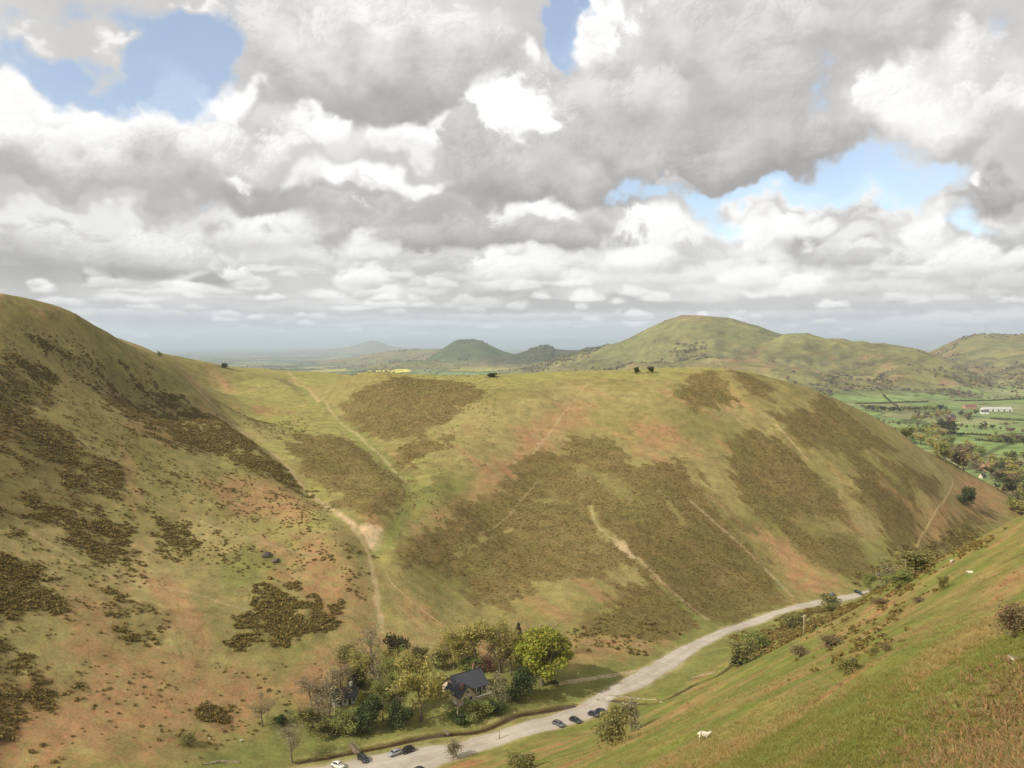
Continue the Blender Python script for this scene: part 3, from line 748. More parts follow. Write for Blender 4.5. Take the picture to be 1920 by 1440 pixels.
def road_material():
    m, T = new_mat('gravel_road')
    tx = T.n('ShaderNodeTexCoord').outputs['Object']
    e = T.n('ShaderNodeAttribute', attribute_name='across').outputs['Fac']
    n = T.noise(tx, .55, 6, .7); n2 = T.noise(tx, 6.0, 4, .7); n3 = T.noise(tx, .12, 4, .6)
    c = T.mixc(T.smooth(n, .3, .7), lin(180, 168, 150) + (1,), lin(194, 182, 163) + (1,))
    c = T.mixc(T.math('MULTIPLY', T.smooth(n3, .45, .65), .6), c, lin(166, 150, 132) + (1,))
    c = T.mixc(T.math('MULTIPLY', n2, .25), c, lin(120, 110, 98) + (1,))
    verge = T.smooth(T.math('ADD', e, T.math('MULTIPLY', T.math('SUBTRACT', n, .5), .5)), .82, 1.0)
    c = T.mixc(T.math('MULTIPLY', verge, .75), c, lin(150, 138, 92) + (1,))
    wheel = T.math('MULTIPLY', T.smooth(T.math('ABSOLUTE', T.math('SUBTRACT', e, .38)), .14, .02), .22)
    c = T.mixc(wheel, c, lin(206, 196, 180) + (1,))
    b = T.n('ShaderNodeBump', ins={'Strength': .4, 'Distance': .06, 'Height': n2})
    principled(T, c, .95, .1, Normal=b.outputs[0])
    return m


M_GROUND = ground_material()
M_FAR = far_material()
M_ROAD = road_material()
M_TRACK = rough_material('pale_track', lin(178, 160, 125), lin(140, 128, 85), .8, .95, .1)
M_PATH = rough_material('worn_path', lin(180, 158, 112), lin(146, 125, 82), .8, .95, .1)


def link_obj(name, mesh, mat=None, parent=None, smooth=False):
    if mat is not None and not mesh.materials:
        for q in (mat if isinstance(mat, (list, tuple)) else [mat]): mesh.materials.append(q)
    if smooth:
        mesh.polygons.foreach_set('use_smooth', np.ones(len(mesh.polygons), bool))
    o = bpy.data.objects.new(name, mesh)
    col.objects.link(o)
    if parent is not None: o.parent = parent
    return o


def quads_mesh(name, V, Q):
    """mesh from vertex array and quad (or tri) index array"""
    me = bpy.data.meshes.new(name)
    V = np.asarray(V, np.float32); Q = np.asarray(Q, np.int32)
    k = Q.shape[1]
    me.vertices.add(len(V)); me.vertices.foreach_set('co', V.ravel())
    me.loops.add(Q.size); me.loops.foreach_set('vertex_index', Q.ravel())
    me.polygons.add(len(Q)); me.polygons.foreach_set('loop_start', np.arange(0, Q.size, k, dtype=np.int32))
    try: me.polygons.foreach_set('loop_total', np.full(len(Q), k, np.int32))
    except Exception: pass
    me.update(calc_edges=True)
    return me


def tag(o, label=None, cat=None, group=None, kind=None):
    if label: o['label'] = label
    if cat: o['category'] = cat
    if group: o['group'] = group
    if kind: o['kind'] = kind
    return o


def set_color(me, name, rgb):
    a = me.attributes.new(name, 'FLOAT_COLOR', 'POINT')
    c = np.ones((len(me.vertices), 4), np.float32); c[:, :3] = rgb
    a.data.foreach_set('color', c.ravel())


# ------------------------------------------------------------------ colour of the near ground cover
def lerp(c, m, rgb):
    return c * (1 - m[:, None]) + np.asarray(rgb)[None] * m[:, None]


def mask_of(x, y, polys, soft=1.5, ragged=4.0, scale=9.0, seed=60, pre=None):
    out = np.zeros(x.shape)
    pq = (x * VX + y * VY, (x * NX + y * NY) / 3.0)       # stretched down the slope
    nz = (.5 * fbm(x, y, scale, 4, seed, .62) + .7 * fbm(pq[0], pq[1], scale * .55, 4, seed + 5, .6)) * ragged if ragged else 0
    for pl in polys:
        P = ats(pl) if pre is None else pl
        x0, y0 = P.min(0) - 14; x1, y1 = P.max(0) + 14
        m = (x > x0) & (x < x1) & (y > y0) & (y < y1)
        if not m.any(): continue
        sd = poly_sd(x[m], y[m], P)
        out[m] = np.maximum(out[m], sstep(sd + (nz[m] if ragged else 0), -soft, soft))
    return out


K = 1.0
C_STRAW = np.array(lin(156, 138, 92, K)); C_OLIVE = np.array(lin(130, 119, 70, K)); C_TURF = np.array(lin(118, 117, 64, K))
C_RIDGE = np.array(lin(146, 138, 78, K)); C_BRACK = np.array(lin(160, 121, 86, K)); C_BRACK2 = np.array(lin(146, 110, 76, K))
C_HEATH = np.array(lin(112, 93, 56, K)); C_HEATH2 = np.array(lin(114, 102, 58, K)); C_SOIL = np.array(lin(188, 162, 126, K)); C_DARK = np.array(lin(98, 86, 52, K))


def near_cover(x, y, nz):
    q = (x + 51) * NX + (y - 226) * NY
    p = (x + 51) * VX + (y - 226) * VY
    big = fbm(x, y, 95, 4, 70); mid = fbm(x, y, 26, 4, 74); sml = fbm(x, y, 7, 3, 78, .6)
    c = np.repeat(C_STRAW[None] * .38 + C_OLIVE[None] * .62, len(x), 0)
    c = lerp(c, sstep(big + .6 * mid, -.25, .35) * .85, C_OLIVE * .92)
    c = lerp(c, sstep(mid + .6 * sml - .3 * big, .05, .45) * .45, C_TURF)
    c = lerp(c, sstep(-big + .6 * mid, .0, .5) * .75, C_STRAW * 1.05)
    # streaks of bracken litter running down the slopes of the far side
    st = fbm(p / 1.0, q / 4.0, 16, 4, 82)
    c = lerp(c, sstep(st + .4 * mid, .12, .5) * .6, C_BRACK * 1.02)
    # flatter crest is short yellow-green turf
    top = sstep(nz, .955, .985) * sstep(q, 60, 110)
    c = lerp(c, top * .85, C_RIDGE)
    c = lerp(c, top * sstep(sml + mid, .1, .6) * .5, C_STRAW)
    # near slope: bands of grass, straw and bracken along the contour
    fg = sstep(-q, 8, 24)
    sh = 0.28 * fbm(p, q, 40, 3, 90)
    g1 = fbm(p / 4.6 + 5 * sh, q + 10 * sh, 9.0, 4, 91); g2 = fbm(p / 6.0, q, 3.6, 3, 95)
    f = np.repeat(np.array(lin(138, 124, 70))[None], len(x), 0)
    f = lerp(f, sstep(g1 + .35 * sml, -.15, .22) * .85, np.array(lin(114, 119, 56)))
    f = lerp(f, sstep(-g1 + .25 * g2 + .3 * mid, .0, .42) * .8, np.array(lin(154, 132, 84)))
    f = lerp(f, sstep(g2 * .6 - g1 * .7 + .3 * sml + .5 * mid, .14, .46) * .8, np.array(lin(160, 114, 78)))
    dist = np.hypot(x, y)
    nb = sstep(x * .9 - y * .36 + 6 * mid, -1, 8) * sstep(46 - dist + 8 * big, -6, 10)
    f = lerp(f, nb * .8, np.array(lin(152, 130, 88)))
    f = lerp(f, nb * sstep(sml, .05, .4) * .6, C_BRACK2)
    f = lerp(f, nb * sstep(-sml + .5 * g2, .15, .5) * .6, C_TURF)
    c = c * (1 - fg[:, None]) + f * fg[:, None]
    pale = []
    # valley floor turf
    vf = sstep(24 - np.abs(q - 8) + 7 * mid, -8, 8)
    c = lerp(c, vf * .8, C_TURF * 1.05)
    c = lerp(c, vf * sstep(mid + sml, .1, .6) * .5, np.array(lin(146, 134, 72)))
    m = mask_of(x, y, GREEN, 3, 5, 12, 50); c = lerp(c, m * .8, C_TURF * (1.0 + .15 * 0))
    m = mask_of(x, y, BRACKEN, 9, 16, 22, 52); c = lerp(c, m * (.40 + .45 * sstep(sml + .5 * mid, -.3, .3)), C_BRACK)
    c = lerp(c, m * sstep(-sml + mid, .25, .7) * .6, C_STRAW)
    for ln, w_, st_ in PALE_LINES:
        L = smooth_line(ats(ln, rmin=200), 3)
        mm = (x > L[:, 0].min() - 8) & (x < L[:, 0].max() + 8) & (y > L[:, 1].min() - 8) & (y < L[:, 1].max() + 8)
        d = line_d(x[mm], y[mm], L) + .5 * sml[mm]
        k_ = np.zeros(len(x)); k_[mm] = (1 - sstep(d, w_ * .5, w_ * 1.8)) * st_
        pale.append(k_)
    m = mask_of(x, y, SCREE, 1.5, 4, 6, 54); c = lerp(c, m, C_SOIL)
    fin = .6 * fbm(x, y, 3.2, 3, 88, .65) + .6 * fbm(p, q / 3.2, 2.6, 3, 86, .6)
    hm = mask_of(x, y, HEATHER, 5.0, 17, 15, 56)
    hm = sstep(hm + .55 * fin + .35 * sml, .28, .62) * sstep(hm, .02, .2)
    hm *= .80 + .20 * sstep(sml + mid, -.35, .1)
    for ln, w in OPEN_STRIPS:
        L = smooth_line(ats(ln), 4)
        mm = (x > L[:, 0].min() - 30) & (x < L[:, 0].max() + 30) & (y > L[:, 1].min() - 30) & (y < L[:, 1].max() + 30)
        d = line_d(x[mm], y[mm], L) + 5.0 * sml[mm] + 6 * mid[mm] + 2.5 * fin[mm]
        hm[mm] *= .12 + .88 * sstep(d, w * .5, w * 1.8)
    c = lerp(c, hm * .88, C_HEATH)
    c = lerp(c, hm * sstep(mid + .6 * sml, -.15, .35) * .8, C_HEATH2)
    c = lerp(c, hm * sstep(big + .5 * mid, .05, .5) * .45, C_OLIVE * .85)
    c = lerp(c, hm * sstep(-mid + .7 * fin, .3, .7) * .5, np.array(lin(92, 72, 42)))
    c = lerp(c, hm * sstep(fin - .5 * mid, .22, .55) * .5, C_STRAW * .9)
    # specks of heather and rush outside the patches, worn specks of litter
    out = (1 - hm) * sstep(q, 30, 60)
    c = lerp(c, out * sstep(fin + .7 * mid + .3 * sml, .30, .55) * .55, C_HEATH2 * .95)
    c = lerp(c, out * sstep(-fin + .5 * big, .35, .6) * .35, C_STRAW * 1.12)
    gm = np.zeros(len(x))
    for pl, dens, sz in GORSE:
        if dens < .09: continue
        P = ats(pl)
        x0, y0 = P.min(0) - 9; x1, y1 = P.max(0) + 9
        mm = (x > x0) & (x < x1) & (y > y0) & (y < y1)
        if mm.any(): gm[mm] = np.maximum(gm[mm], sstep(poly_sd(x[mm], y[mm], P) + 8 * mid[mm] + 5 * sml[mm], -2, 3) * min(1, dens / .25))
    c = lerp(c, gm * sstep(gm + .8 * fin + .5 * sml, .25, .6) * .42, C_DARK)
    # trodden lines along the gullies
    for LN, w_, colr, st_ in ((GULLY_L, .9, C_SOIL * .9, .55), (GULLY_R, 2.2, C_TURF * 1.1, .6)):
        mm = (x > LN[:, 0].min() - 30) & (x < LN[:, 0].max() + 30) & (y > LN[:, 1].min() - 30) & (y < LN[:, 1].max() + 30)
        d = line_d(x[mm], y[mm], LN) + 1.5 * sml[mm]
        k_ = np.zeros(len(x)); k_[mm] = sstep(d, w_ * 1.5, w_ * .6) * st_ if False else (1 - sstep(d, w_ * .6, w_ * 1.6)) * st_
        c = lerp(c, k_, colr)
    for k_ in pale: c = lerp(c, k_, C_SOIL * .95)
    # worn edges of the road, banks of the stream
    mm = (np.abs(q - 5) < 40) & (p > -140) & (p < 420)
    sd = np.full(len(x), -99.0); sd[mm] = poly_sd(x[mm], y[mm], ROAD_POLY[::3])
    c = lerp(c, sstep(sd + 1.4 * sml + 1.2 * mid, -1.6, .3) * .75, np.array(lin(164, 148, 112)))
    for LN in (STREAM, STREAM2):
        d = np.full(len(x), 99.0); d[mm] = line_d(x[mm], y[mm], LN[::2])
        c = lerp(c, sstep(1.35 - d + .5 * sml, -.2, .4) * .8, np.array(lin(92, 74, 48)))
        c = lerp(c, sstep(2.9 - d + 1.6 * sml, .2, .8) * sstep(d, 1.2, 1.8) * .35, np.array(lin(168, 148, 100)))
    return np.clip(c, .01, .9), hm


# ------------------------------------------------------------------ far country colours
def far_cover(x, y, z, nz):
    base = -150 - 58 * sstep(y, 3600, 8500) + CZ
    up = z - base
    # fields: jittered cells
    S = np.where(y < 3000, 150.0, np.where(y < 7000, 300.0, 700.0))
    wx = x + 40 * fbm(x, y, 300, 2, 111); wy = y * .9 + 40 * fbm(x, y, 300, 2, 112)
    gx_, gy_ = wx / S, wy / S
    ix, iy = np.floor(gx_), np.floor(gy_)
    best = np.full(x.shape, 9.0); sec = np.full(x.shape, 9.0); cid = np.zeros(x.shape, np.int64)
    for dx in (-1, 0, 1):
        for dy in (-1, 0, 1):
            cx, cy = (ix + dx).astype(np.int64), (iy + dy).astype(np.int64)
            h = _perm[(_perm[cx & 4095] + cy) & 4095]; h2 = _perm[(h + 77) & 4095]
            d = np.maximum(np.abs(cx + .15 + .7 * h / 4096. - gx_), np.abs(cy + .15 + .7 * h2 / 4096. - gy_))
            closer = d < best
            sec = np.where(closer, best, np.minimum(sec, d)); cid = np.where(closer, h, cid); best = np.where(closer, d, best)
    pal = np.array([lin(124, 140, 80), lin(132, 146, 88), lin(120, 136, 78), lin(134, 142, 90), lin(136, 138, 92), lin(126, 142, 82), lin(134, 136, 90), lin(122, 136, 84)])
    pal2 = np.array([lin(98, 116, 70), lin(120, 118, 80), lin(110, 116, 76), lin(150, 138, 98), lin(84, 98, 64), lin(168, 158, 84), lin(112, 100, 78), lin(92, 106, 70)])  # plain palette, its colours darkened to stand in for cloud shade
    c = np.where((y > 4200)[:, None], pal2[cid % 8], pal[cid % 8])
    hedge = sstep(.05 * 150 / 150 - (sec - best), -.02, .03)
    c = lerp(c, hedge * .75, lin(70, 74, 44))
    wood = sstep(fbm(x, y, 420, 4, 120) + .22 * sstep(y, 5000, 9000), .16, .26) * sstep(y, 1800, 2600)
    c = lerp(c, wood * .85, lin(72, 70, 56))
    # hill pasture, bracken and scrub
    n1 = fbm(x, y, 260, 5, 130, .6); n2 = fbm(x, y, 75, 5, 136, .68); n3 = fbm(x, y, 600, 3, 139)
    hill = sstep(up + 14 * n1, 16, 42)
    hc = np.repeat(np.array(lin(122, 118, 72))[None], len(x), 0)
    hc = lerp(hc, sstep(n1 + .4 * n2, .0, .5) * .7, lin(108, 112, 64))
    hc = lerp(hc, sstep(n1 * -1 + .5 * n2, .05, .5) * .75, lin(144, 120, 82))
    lowm = sstep(150 - up + 60 * n3, 0, 70)
    hc = lerp(hc, lowm * sstep(n2 + .6 * n3, .05, .4) * .7, lin(146, 112, 84))
    hc = lerp(hc, lowm * sstep(n2 * -1 + .5 * n1, .05, .35) * .8, lin(92, 82, 62))
    hc = lerp(hc, sstep(-n2 - .3 * n1, .15, .5) * .6, lin(96, 92, 58))
    c = c * (1 - hill[:, None]) + hc * hill[:, None]
    # rocky top of the big hill
    c = lerp(c, sstep(z - CZ - 95 + 10 * n2, 0, 12) * sstep(y, 2900, 3200) * (1 - sstep(y, 3900, 4200)) * .6, lin(146, 124, 88))
    # cloud shade over the conical hill and its neighbours, put in as darker colour
    dk = sstep(y, 4150, 4400) * (1 - sstep(y, 6100, 6500)) * (1 - sstep(np.abs(x + 260), 600, 800)) * sstep(up + 25 * n1, 45, 85)
    c = lerp(c, dk * .9, lin(72, 82, 50))
    dk = sstep(y, 3600, 3900) * (1 - sstep(y, 4900, 5100)) * (1 - sstep(np.abs(x - 230), 330, 460)) * sstep(up + 25 * n1, 30, 70)
    c = lerp(c, dk * .85, lin(76, 74, 56))
    # right hill: bracken flank, green crown
    rb = sstep(x - .46 * y, 0, 120) * sstep(y, 3700, 3900)
    c = lerp(c, rb * sstep(n1 + .5 * n3 + .1, -.1, .3) * (1 - sstep(up, 190, 250)) * .7, lin(156, 116, 84))
    # rape field in flower
    rp = sstep(poly_sd(x, y, ats([(664, 701), (690, 695), (740, 692), (765, 692), (772, 697), (720, 700)], rmin=1250)), -10, 15)
    c = lerp(c, rp, lin(214, 202, 84))
    return np.clip(c, .01, .9)


# ------------------------------------------------------------------ the ground sheet
def build_ground():
    nr, nc = GX.shape
    X, Y, Z = GX.ravel(), GY.ravel(), GZ.ravel()
    # slopes
    dzr = np.gradient(GZ, axis=0) / np.maximum(np.gradient(R_ROWS)[:, None], 1e-6)
    dza = np.gradient(GZ, axis=1) / np.maximum(np.gradient(A_COLS)[None] * R_ROWS[:, None], 1e-6)
    NZ = (1 / np.sqrt(1 + dzr ** 2 + dza ** 2)).ravel()
    r = np.repeat(R_ROWS, nc)
    split = int(np.searchsorted(R_ROWS, 1150.0))
    ks = split * nc
    C = np.zeros((nr * nc, 3)); HM = np.zeros(nr * nc)
    C[:ks + nc], HM[:ks + nc] = near_cover(X[:ks + nc], Y[:ks + nc], NZ[:ks + nc])
    fi = np.where(r > 900)[0]
    fc = far_cover(X[fi], Y[fi], Z[fi], NZ[fi])
    w = sstep(r[fi], 900, 1060)[:, None]
    C[fi] = C[fi] * (1 - w) + fc * w
    V = np.c_[X, Y, Z]

    def piece(i0, i1, name, mat):
        rows = i1 - i0 + 1
        idx = (np.arange(rows - 1)[:, None] * nc + np.arange(nc - 1)[None])
        Q = np.stack([idx, idx + 1, idx + nc + 1, idx + nc], -1).reshape(-1, 4)
        me = quads_mesh(name, V[i0 * nc:(i1 + 1) * nc], Q)
        me.polygons.foreach_set('use_smooth', np.ones(len(Q), bool))
        set_color(me, 'cover', C[i0 * nc:(i1 + 1) * nc])
        o = link_obj(name, me, mat)
        return tag(o, kind='structure')
    g = piece(0, split, 'ground', M_GROUND)
    tag(g, 'steep grassy valley sides with heather and bracken patches')
    s2 = int(np.searchsorted(R_ROWS, 6300.0))
    a = piece(split, s2, 'hills', M_FAR); tag(a, 'green and brown hills rising beyond the valley mouth')
    b = piece(s2, nr - 1, 'plain', M_FAR); tag(b, 'hazy patchwork plain reaching to the horizon')
    return HM[:ks].reshape(split, nc)


HM = build_ground()


def ribbon(name, A, B, n_across, mat, lift=.12, jitter=.0, seed=0, thick=0):
    """strip laid on the ground between two lines"""
    n = int(max(np.hypot(*np.diff(A, axis=0).T).sum(), np.hypot(*np.diff(B, axis=0).T).sum()) / 1.0)
    def ev(P):
        s = np.r_[0, np.cumsum(np.hypot(*np.diff(P, axis=0).T))]; t = np.linspace(0, s[-1], n)
        return np.c_[np.interp(t, s, P[:, 0]), np.interp(t, s, P[:, 1])]
    a, b = ev(A), ev(B)
    d = b - a; L = np.hypot(*d.T)[:, None]; d = d / np.maximum(L, 1e-6)
    ja = gnoise(np.arange(n) * .16, np.zeros(n), 5 + seed)[:, None] * jitter + gnoise(np.arange(n) * .6, np.zeros(n), 8 + seed)[:, None] * jitter * .5
    jb = gnoise(np.arange(n) * .16, np.zeros(n) + 9, 6 + seed)[:, None] * jitter + gnoise(np.arange(n) * .6, np.zeros(n) + 9, 9 + seed)[:, None] * jitter * .5
    a = a + d * ja; b = b + d * jb
    t = np.linspace(0, 1, n_across)
    P = a[:, None] * (1 - t)[None, :, None] + b[:, None] * t[None, :, None]
    z = gz(P[..., 0].ravel(), P[..., 1].ravel()).reshape(n, n_across)
    edge = np.abs(t - .5) * 2
    z = z + lift * np.where(edge > .999, -.6, 1.0)[None]
    V = np.c_[P.reshape(-1, 2), z.ravel()]
    idx = np.arange(n - 1)[:, None] * n_across + np.arange(n_across - 1)[None]
    Q = np.stack([idx, idx + n_across, idx + n_across + 1, idx + 1], -1).reshape(-1, 4)
    me = quads_mesh(name, V, Q[:, ::-1] if False else Q)
    at_ = me.attributes.new('across', 'FLOAT', 'POINT'); at_.data.foreach_set('value', np.tile(edge, n).astype(np.float32))
    o = link_obj(name, me, mat, smooth=True)
    return tag(o, kind='structure')


def side(P, w):
    P = np.asarray(P); t = np.gradient(P, axis=0); t /= np.maximum(np.hypot(*t.T)[:, None], 1e-6)
    nrm = np.c_[-t[:, 1], t[:, 0]]
    return P + nrm * w, P - nrm * w


tag(ribbon('road', RL, RR, 13, M_ROAD, .14, .7), 'pale gravelly valley road widening into a lay-by')
tag(ribbon('track', *side(TRACK, 1.3), 7, M_TRACK, .10, .25, 3), 'pale track from the road to the bright green tree')
tag(ribbon('path', *side(PATH, .75), 5, M_PATH, .12, .25, 5), 'pale footpath climbing the right flank of the middle hill')
tag(ribbon('path', *side(PATH2, .35), 4, M_PATH, .10, .15, 7), 'faint footpath rising from the trees towards the gully')


def water_material():
    m, T = new_mat('peaty_water')
    tx = T.n('ShaderNodeTexCoord').outputs['Object']
    n = T.noise(tx, 2.0, 4, .6)
    c = T.mixc(n, lin(52, 38, 24) + (1,), lin(86, 66, 42) + (1,))
    b = T.n('ShaderNodeBump', ins={'Strength': .35, 'Distance': .05, 'Height': T.noise(tx, 6, 3, .6)})
    principled(T, c, .25, .35, Normal=b.outputs[0])
    return m


M_WATER = water_material()
tag(ribbon('stream', *side(STREAM, .85), 4, M_WATER, .16, .3, 11), 'narrow peaty brown stream beside the cottage garden')
tag(ribbon('stream', *side(STREAM2, .8), 4, M_WATER, .16, .35, 13), 'bends of the stream below the near slope, right of the road')


# ------------------------------------------------------------------ foliage geometry
rng = np.random.RandomState(11)


def leaf_quads(P, size, rs, up=.35, aspect=.75):
    """one randomly turned quad per point"""
    n = len(P)
    nrm = rs.normal(size=(n, 3)); nrm[:, 2] = np.abs(nrm[:, 2]) + up
    nrm /= np.linalg.norm(nrm, axis=1)[:, None]
    t = np.cross(nrm, rs.normal(size=(n, 3))); t /= np.maximum(np.linalg.norm(t, axis=1)[:, None], 1e-6)
    b = np.cross(nrm, t)
    s = (np.asarray(size) * (.65 + .7 * rs.rand(n)))[:, None] * .5
    bend = nrm * s * .35
    V = np.stack([P - t * s - b * s * aspect, P + t * s - b * s * aspect + bend, P + t * s + b * s * aspect, P - t * s + b * s * aspect + bend], 1)
    return V.reshape(-1, 3)


def quads_of(n):
    return np.arange(n * 4).reshape(n, 4)


def dome_points(n, rs, flat=.8, inner=.55):
    d = rs.normal(size=(n, 3)); d /= np.linalg.norm(d, axis=1)[:, None]; d[:, 2] = np.abs(d[:, 2])
    r = inner + (1 - inner) * rs.rand(n) ** .6
    lump = 1 + .28 * np.sin(d[:, 0] * 5 + rs.rand() * 6) * np.sin(d[:, 1] * 5 + rs.rand() * 6)
    P = d * (r * lump)[:, None]; P[:, 2] *= flat
    return P


def bush_variant(seed, n=44, size=.50, flat=.85):
    rs = np.random.RandomState(seed)
    return leaf_quads(dome_points(n, rs, flat), size, rs)


def merge_copies(variants, pos, scale, rs):
    """many copies of small clumps in one array"""
    out = []
    which = rs.randint(len(variants), size=len(pos)); ang = rs.rand(len(pos)) * 6.283
    for k, Vb in enumerate(variants):
        I = np.where(which == k)[0]
        if not len(I): continue
        ca, sa = np.cos(ang[I])[:, None], np.sin(ang[I])[:, None]
        sc = scale[I]
        sx = sc if sc.ndim == 1 else sc[:, 0]; sz = sc if sc.ndim == 1 else sc[:, 1]
        x = (Vb[None, :, 0] * ca - Vb[None, :, 1] * sa) * sx[:, None] + pos[I, 0:1]
        y = (Vb[None, :, 0] * sa + Vb[None, :, 1] * ca) * sx[:, None] + pos[I, 1:2]
        z = Vb[None, :, 2] * sz[:, None] + pos[I, 2:3]
        out.append(np.stack([x, y, z], -1).reshape(-1, 3))
    return np.concatenate(out)


def proj(P):
    """world points -> photo pixels and distance"""
    P = np.asarray(P, float)
    cp, sp = math.cos(PITCH), math.sin(PITCH)
    z = P[:, 2] - CZ
    dep = P[:, 1] * cp - z * sp
    return PW / 2 + FPX * P[:, 0] / dep, PH / 2 - FPX * (P[:, 1] * sp + z * cp) / dep, dep


def poly_area(P):
    x, y = P[:, 0], P[:, 1]
    return .5 * abs(np.dot(x, np.roll(y, 1)) - np.dot(y, np.roll(x, 1)))


def scatter(P, dens, rs, ragged=6.0, seed=300):
    x0, y0 = P.min(0) - 5; x1, y1 = P.max(0) + 5
    n = int((x1 - x0) * (y1 - y0) * dens)
    x = x0 + rs.rand(n) * (x1 - x0); y = y0 + rs.rand(n) * (y1 - y0)
    sd = poly_sd(x, y, P) + fbm(x, y, 11, 3, seed, .6) * ragged
    k = sd > 0
    return x[k], y[k]


M_GORSE = leaf_material('gorse_leaves', lin(142, 124, 74), .45, .4)
M_HEATHER = leaf_material('heather_stems', lin(134, 113, 68), .4, .4)

GORSE_WHERE = [
    'on the far left upper slope, in the broad thicket', 'in the long belt running down the left hill', 'in the middle thicket of the left hill', 'in the small clump below the middle thicket',
    'in the loose group right of the small clump', 'in the dense lower left thicket', 'in the lowest thicket at the left foot', 'in the lone patch above the red bracken',
    'in the big dense patch left of the gully mouth', 'in the patch beside the big dense patch', 'in the round clump above the green paddock', 'on the slope left of the bare scree',
    'standing alone on the open left hill', 'standing alone in the red bracken of the left hill foot', 'dotted over the spur beyond the gully', 'in the straw patch right of the bright green tree',
    'in the hollow behind the left hill', 'along the edge of the near slope by the road end', 'beside the stream bends', 'on the brow of the near slope by the pole', 'scattered on the near slope above the stream', 'along the upper brow of the near slope',
]


def build_gorse():
    rs = np.random.RandomState(5)
    allp, alls, allz = [], [], []
    for zi, (pl, dens, sz) in enumerate(GORSE):
        P = ats(pl)
        x, y = scatter(P, dens * (9.0 if dens > .09 else 6.0), rs, 12.0, 310 + zi)
        # clumped: keep more where the clump noise is high
        keep = rs.rand(len(x)) < np.clip(.42 + 1.7 * fbm(x, y, 8, 3, 333, .6) + 1.1 * fbm(x, y, 28, 2, 336), .02, 1)
        x, y = x[keep], y[keep]
        s = .80 * sz * (.42 + .75 * rs.rand(len(x)) ** 1.7 + .25 * np.clip(fbm(x, y, 14, 2, 340) * 2, -1, 1))
        allp.append(np.c_[x, y]); alls.append(np.clip(s, .35, 1.9)); allz.append(np.full(len(x), zi))
    P = np.concatenate(allp); S = np.concatenate(alls); Zn = np.concatenate(allz)
    bad = poly_sd(P[:, 0], P[:, 1], ROAD_POLY[::4]) > -2.5
    P, S, Zn = P[~bad], S[~bad], Zn[~bad]
    Z = gz(P[:, 0], P[:, 1]) - .1 * S
    P3 = np.c_[P, Z]
    px, py, dep = proj(P3)
    app = S / dep
    app[(px < 5) | (px > PW - 5) | (py > PH - 5) | (dep < 5)] = 0
    order = np.argsort(-app)
    pick = order[:285]
    rest = np.setdiff1d(np.arange(len(P3)), pick)
    var = [bush_variant(400 + k, 52, .46) for k in range(7)]
    # the mass of the thickets
    lite = [bush_variant(430 + k, 26, .62) for k in range(7)]
    V = merge_copies(lite, P3[rest], np.c_[S[rest], S[rest] * (.75 + .4 * rs.rand(len(rest)))], rs)
    o = link_obj('gorse_thicket', quads_mesh('gorse_thicket', V, quads_of(len(V) // 4)), M_GORSE)
    tag(o, 'dark gorse and heather scrub covering the left hill', kind='stuff')
    meshes = []
    for k, vb in enumerate(var):
        meshes.append(quads_mesh('gorse_bush', vb, quads_of(len(vb) // 4))); meshes[-1].materials.append(M_GORSE)
    for i in pick:
        ob = bpy.data.objects.new('gorse_bush', meshes[rs.randint(len(meshes))])
        ob.location = P3[i]; ob.rotation_euler = (0, 0, rs.rand() * 6.28)
        ob.scale = (S[i], S[i], S[i] * (.8 + .35 * rs.rand()))
        col.objects.link(ob)
        w = GORSE_WHERE[Zn[i]]
        tag(ob, 'dark gorse bush ' + w, 'bush', 'gorse bushes ' + w)
    print('gorse', len(P3))


def build_heather():
    rs = np.random.RandomState(6)
    pts = []
    for zi, pl in enumerate(HEATHER):
        P = ats(pl)
        x, y = scatter(P, 1.0, rs, 14.0, 56)
        pts.append(np.c_[x, y])
    P = np.concatenate(pts)
    # follow the painted cover
    fi = np.interp(np.log(np.hypot(P[:, 0], P[:, 1])), LR, np.arange(len(LR))).astype(int).clip(0, HM.shape[0] - 1)
    fj = np.interp(np.arctan2(P[:, 0], P[:, 1]), A_COLS, np.arange(len(A_COLS))).astype(int)
    k = rs.rand(len(P)) < HM[fi, fj] * .9
    P = P[k]
    extra = []
    x = rs.uniform(-330, 420, 26000); y = rs.uniform(220, 700, 26000)
    q = (x + 51) * NX + (y - 226) * NY
    kk = (q > 30) & (fbm(x, y, 22, 4, 350, .6) > .17)
    P = np.r_[P, np.c_[x, y][kk]]
    S = .26 + .42 * rs.rand(len(P)) ** 1.8
    far_off = poly_sd(P[:, 0], P[:, 1], ROAD_POLY[::4]) < -3
    P, S = P[far_off], S[far_off]
    Z = gz(P[:, 0], P[:, 1]) - .05
    var = [bush_variant(500 + k, 12, .55, .55) for k in range(6)]
    V = merge_copies(var, np.c_[P, Z], np.c_[S, S * .55], rs)
    o = link_obj('heather', quads_mesh('heather', V, quads_of(len(V) // 4)), M_HEATHER)
    tag(o, 'brown heather and bilberry cover on the middle hill', kind='stuff')
    print('heather', len(P))


build_gorse()
build_heather()

# ------------------------------------------------------------------ grass and dead bracken of the near slope
M_BLADE = leaf_material('grass_blades', lin(146, 142, 80), .25, .5)
M_STRAWB = leaf_material('straw_blades', lin(174, 154, 104), .25, .5)
M_FROND = leaf_material('dead_bracken', lin(166, 138, 98), .3, .45)


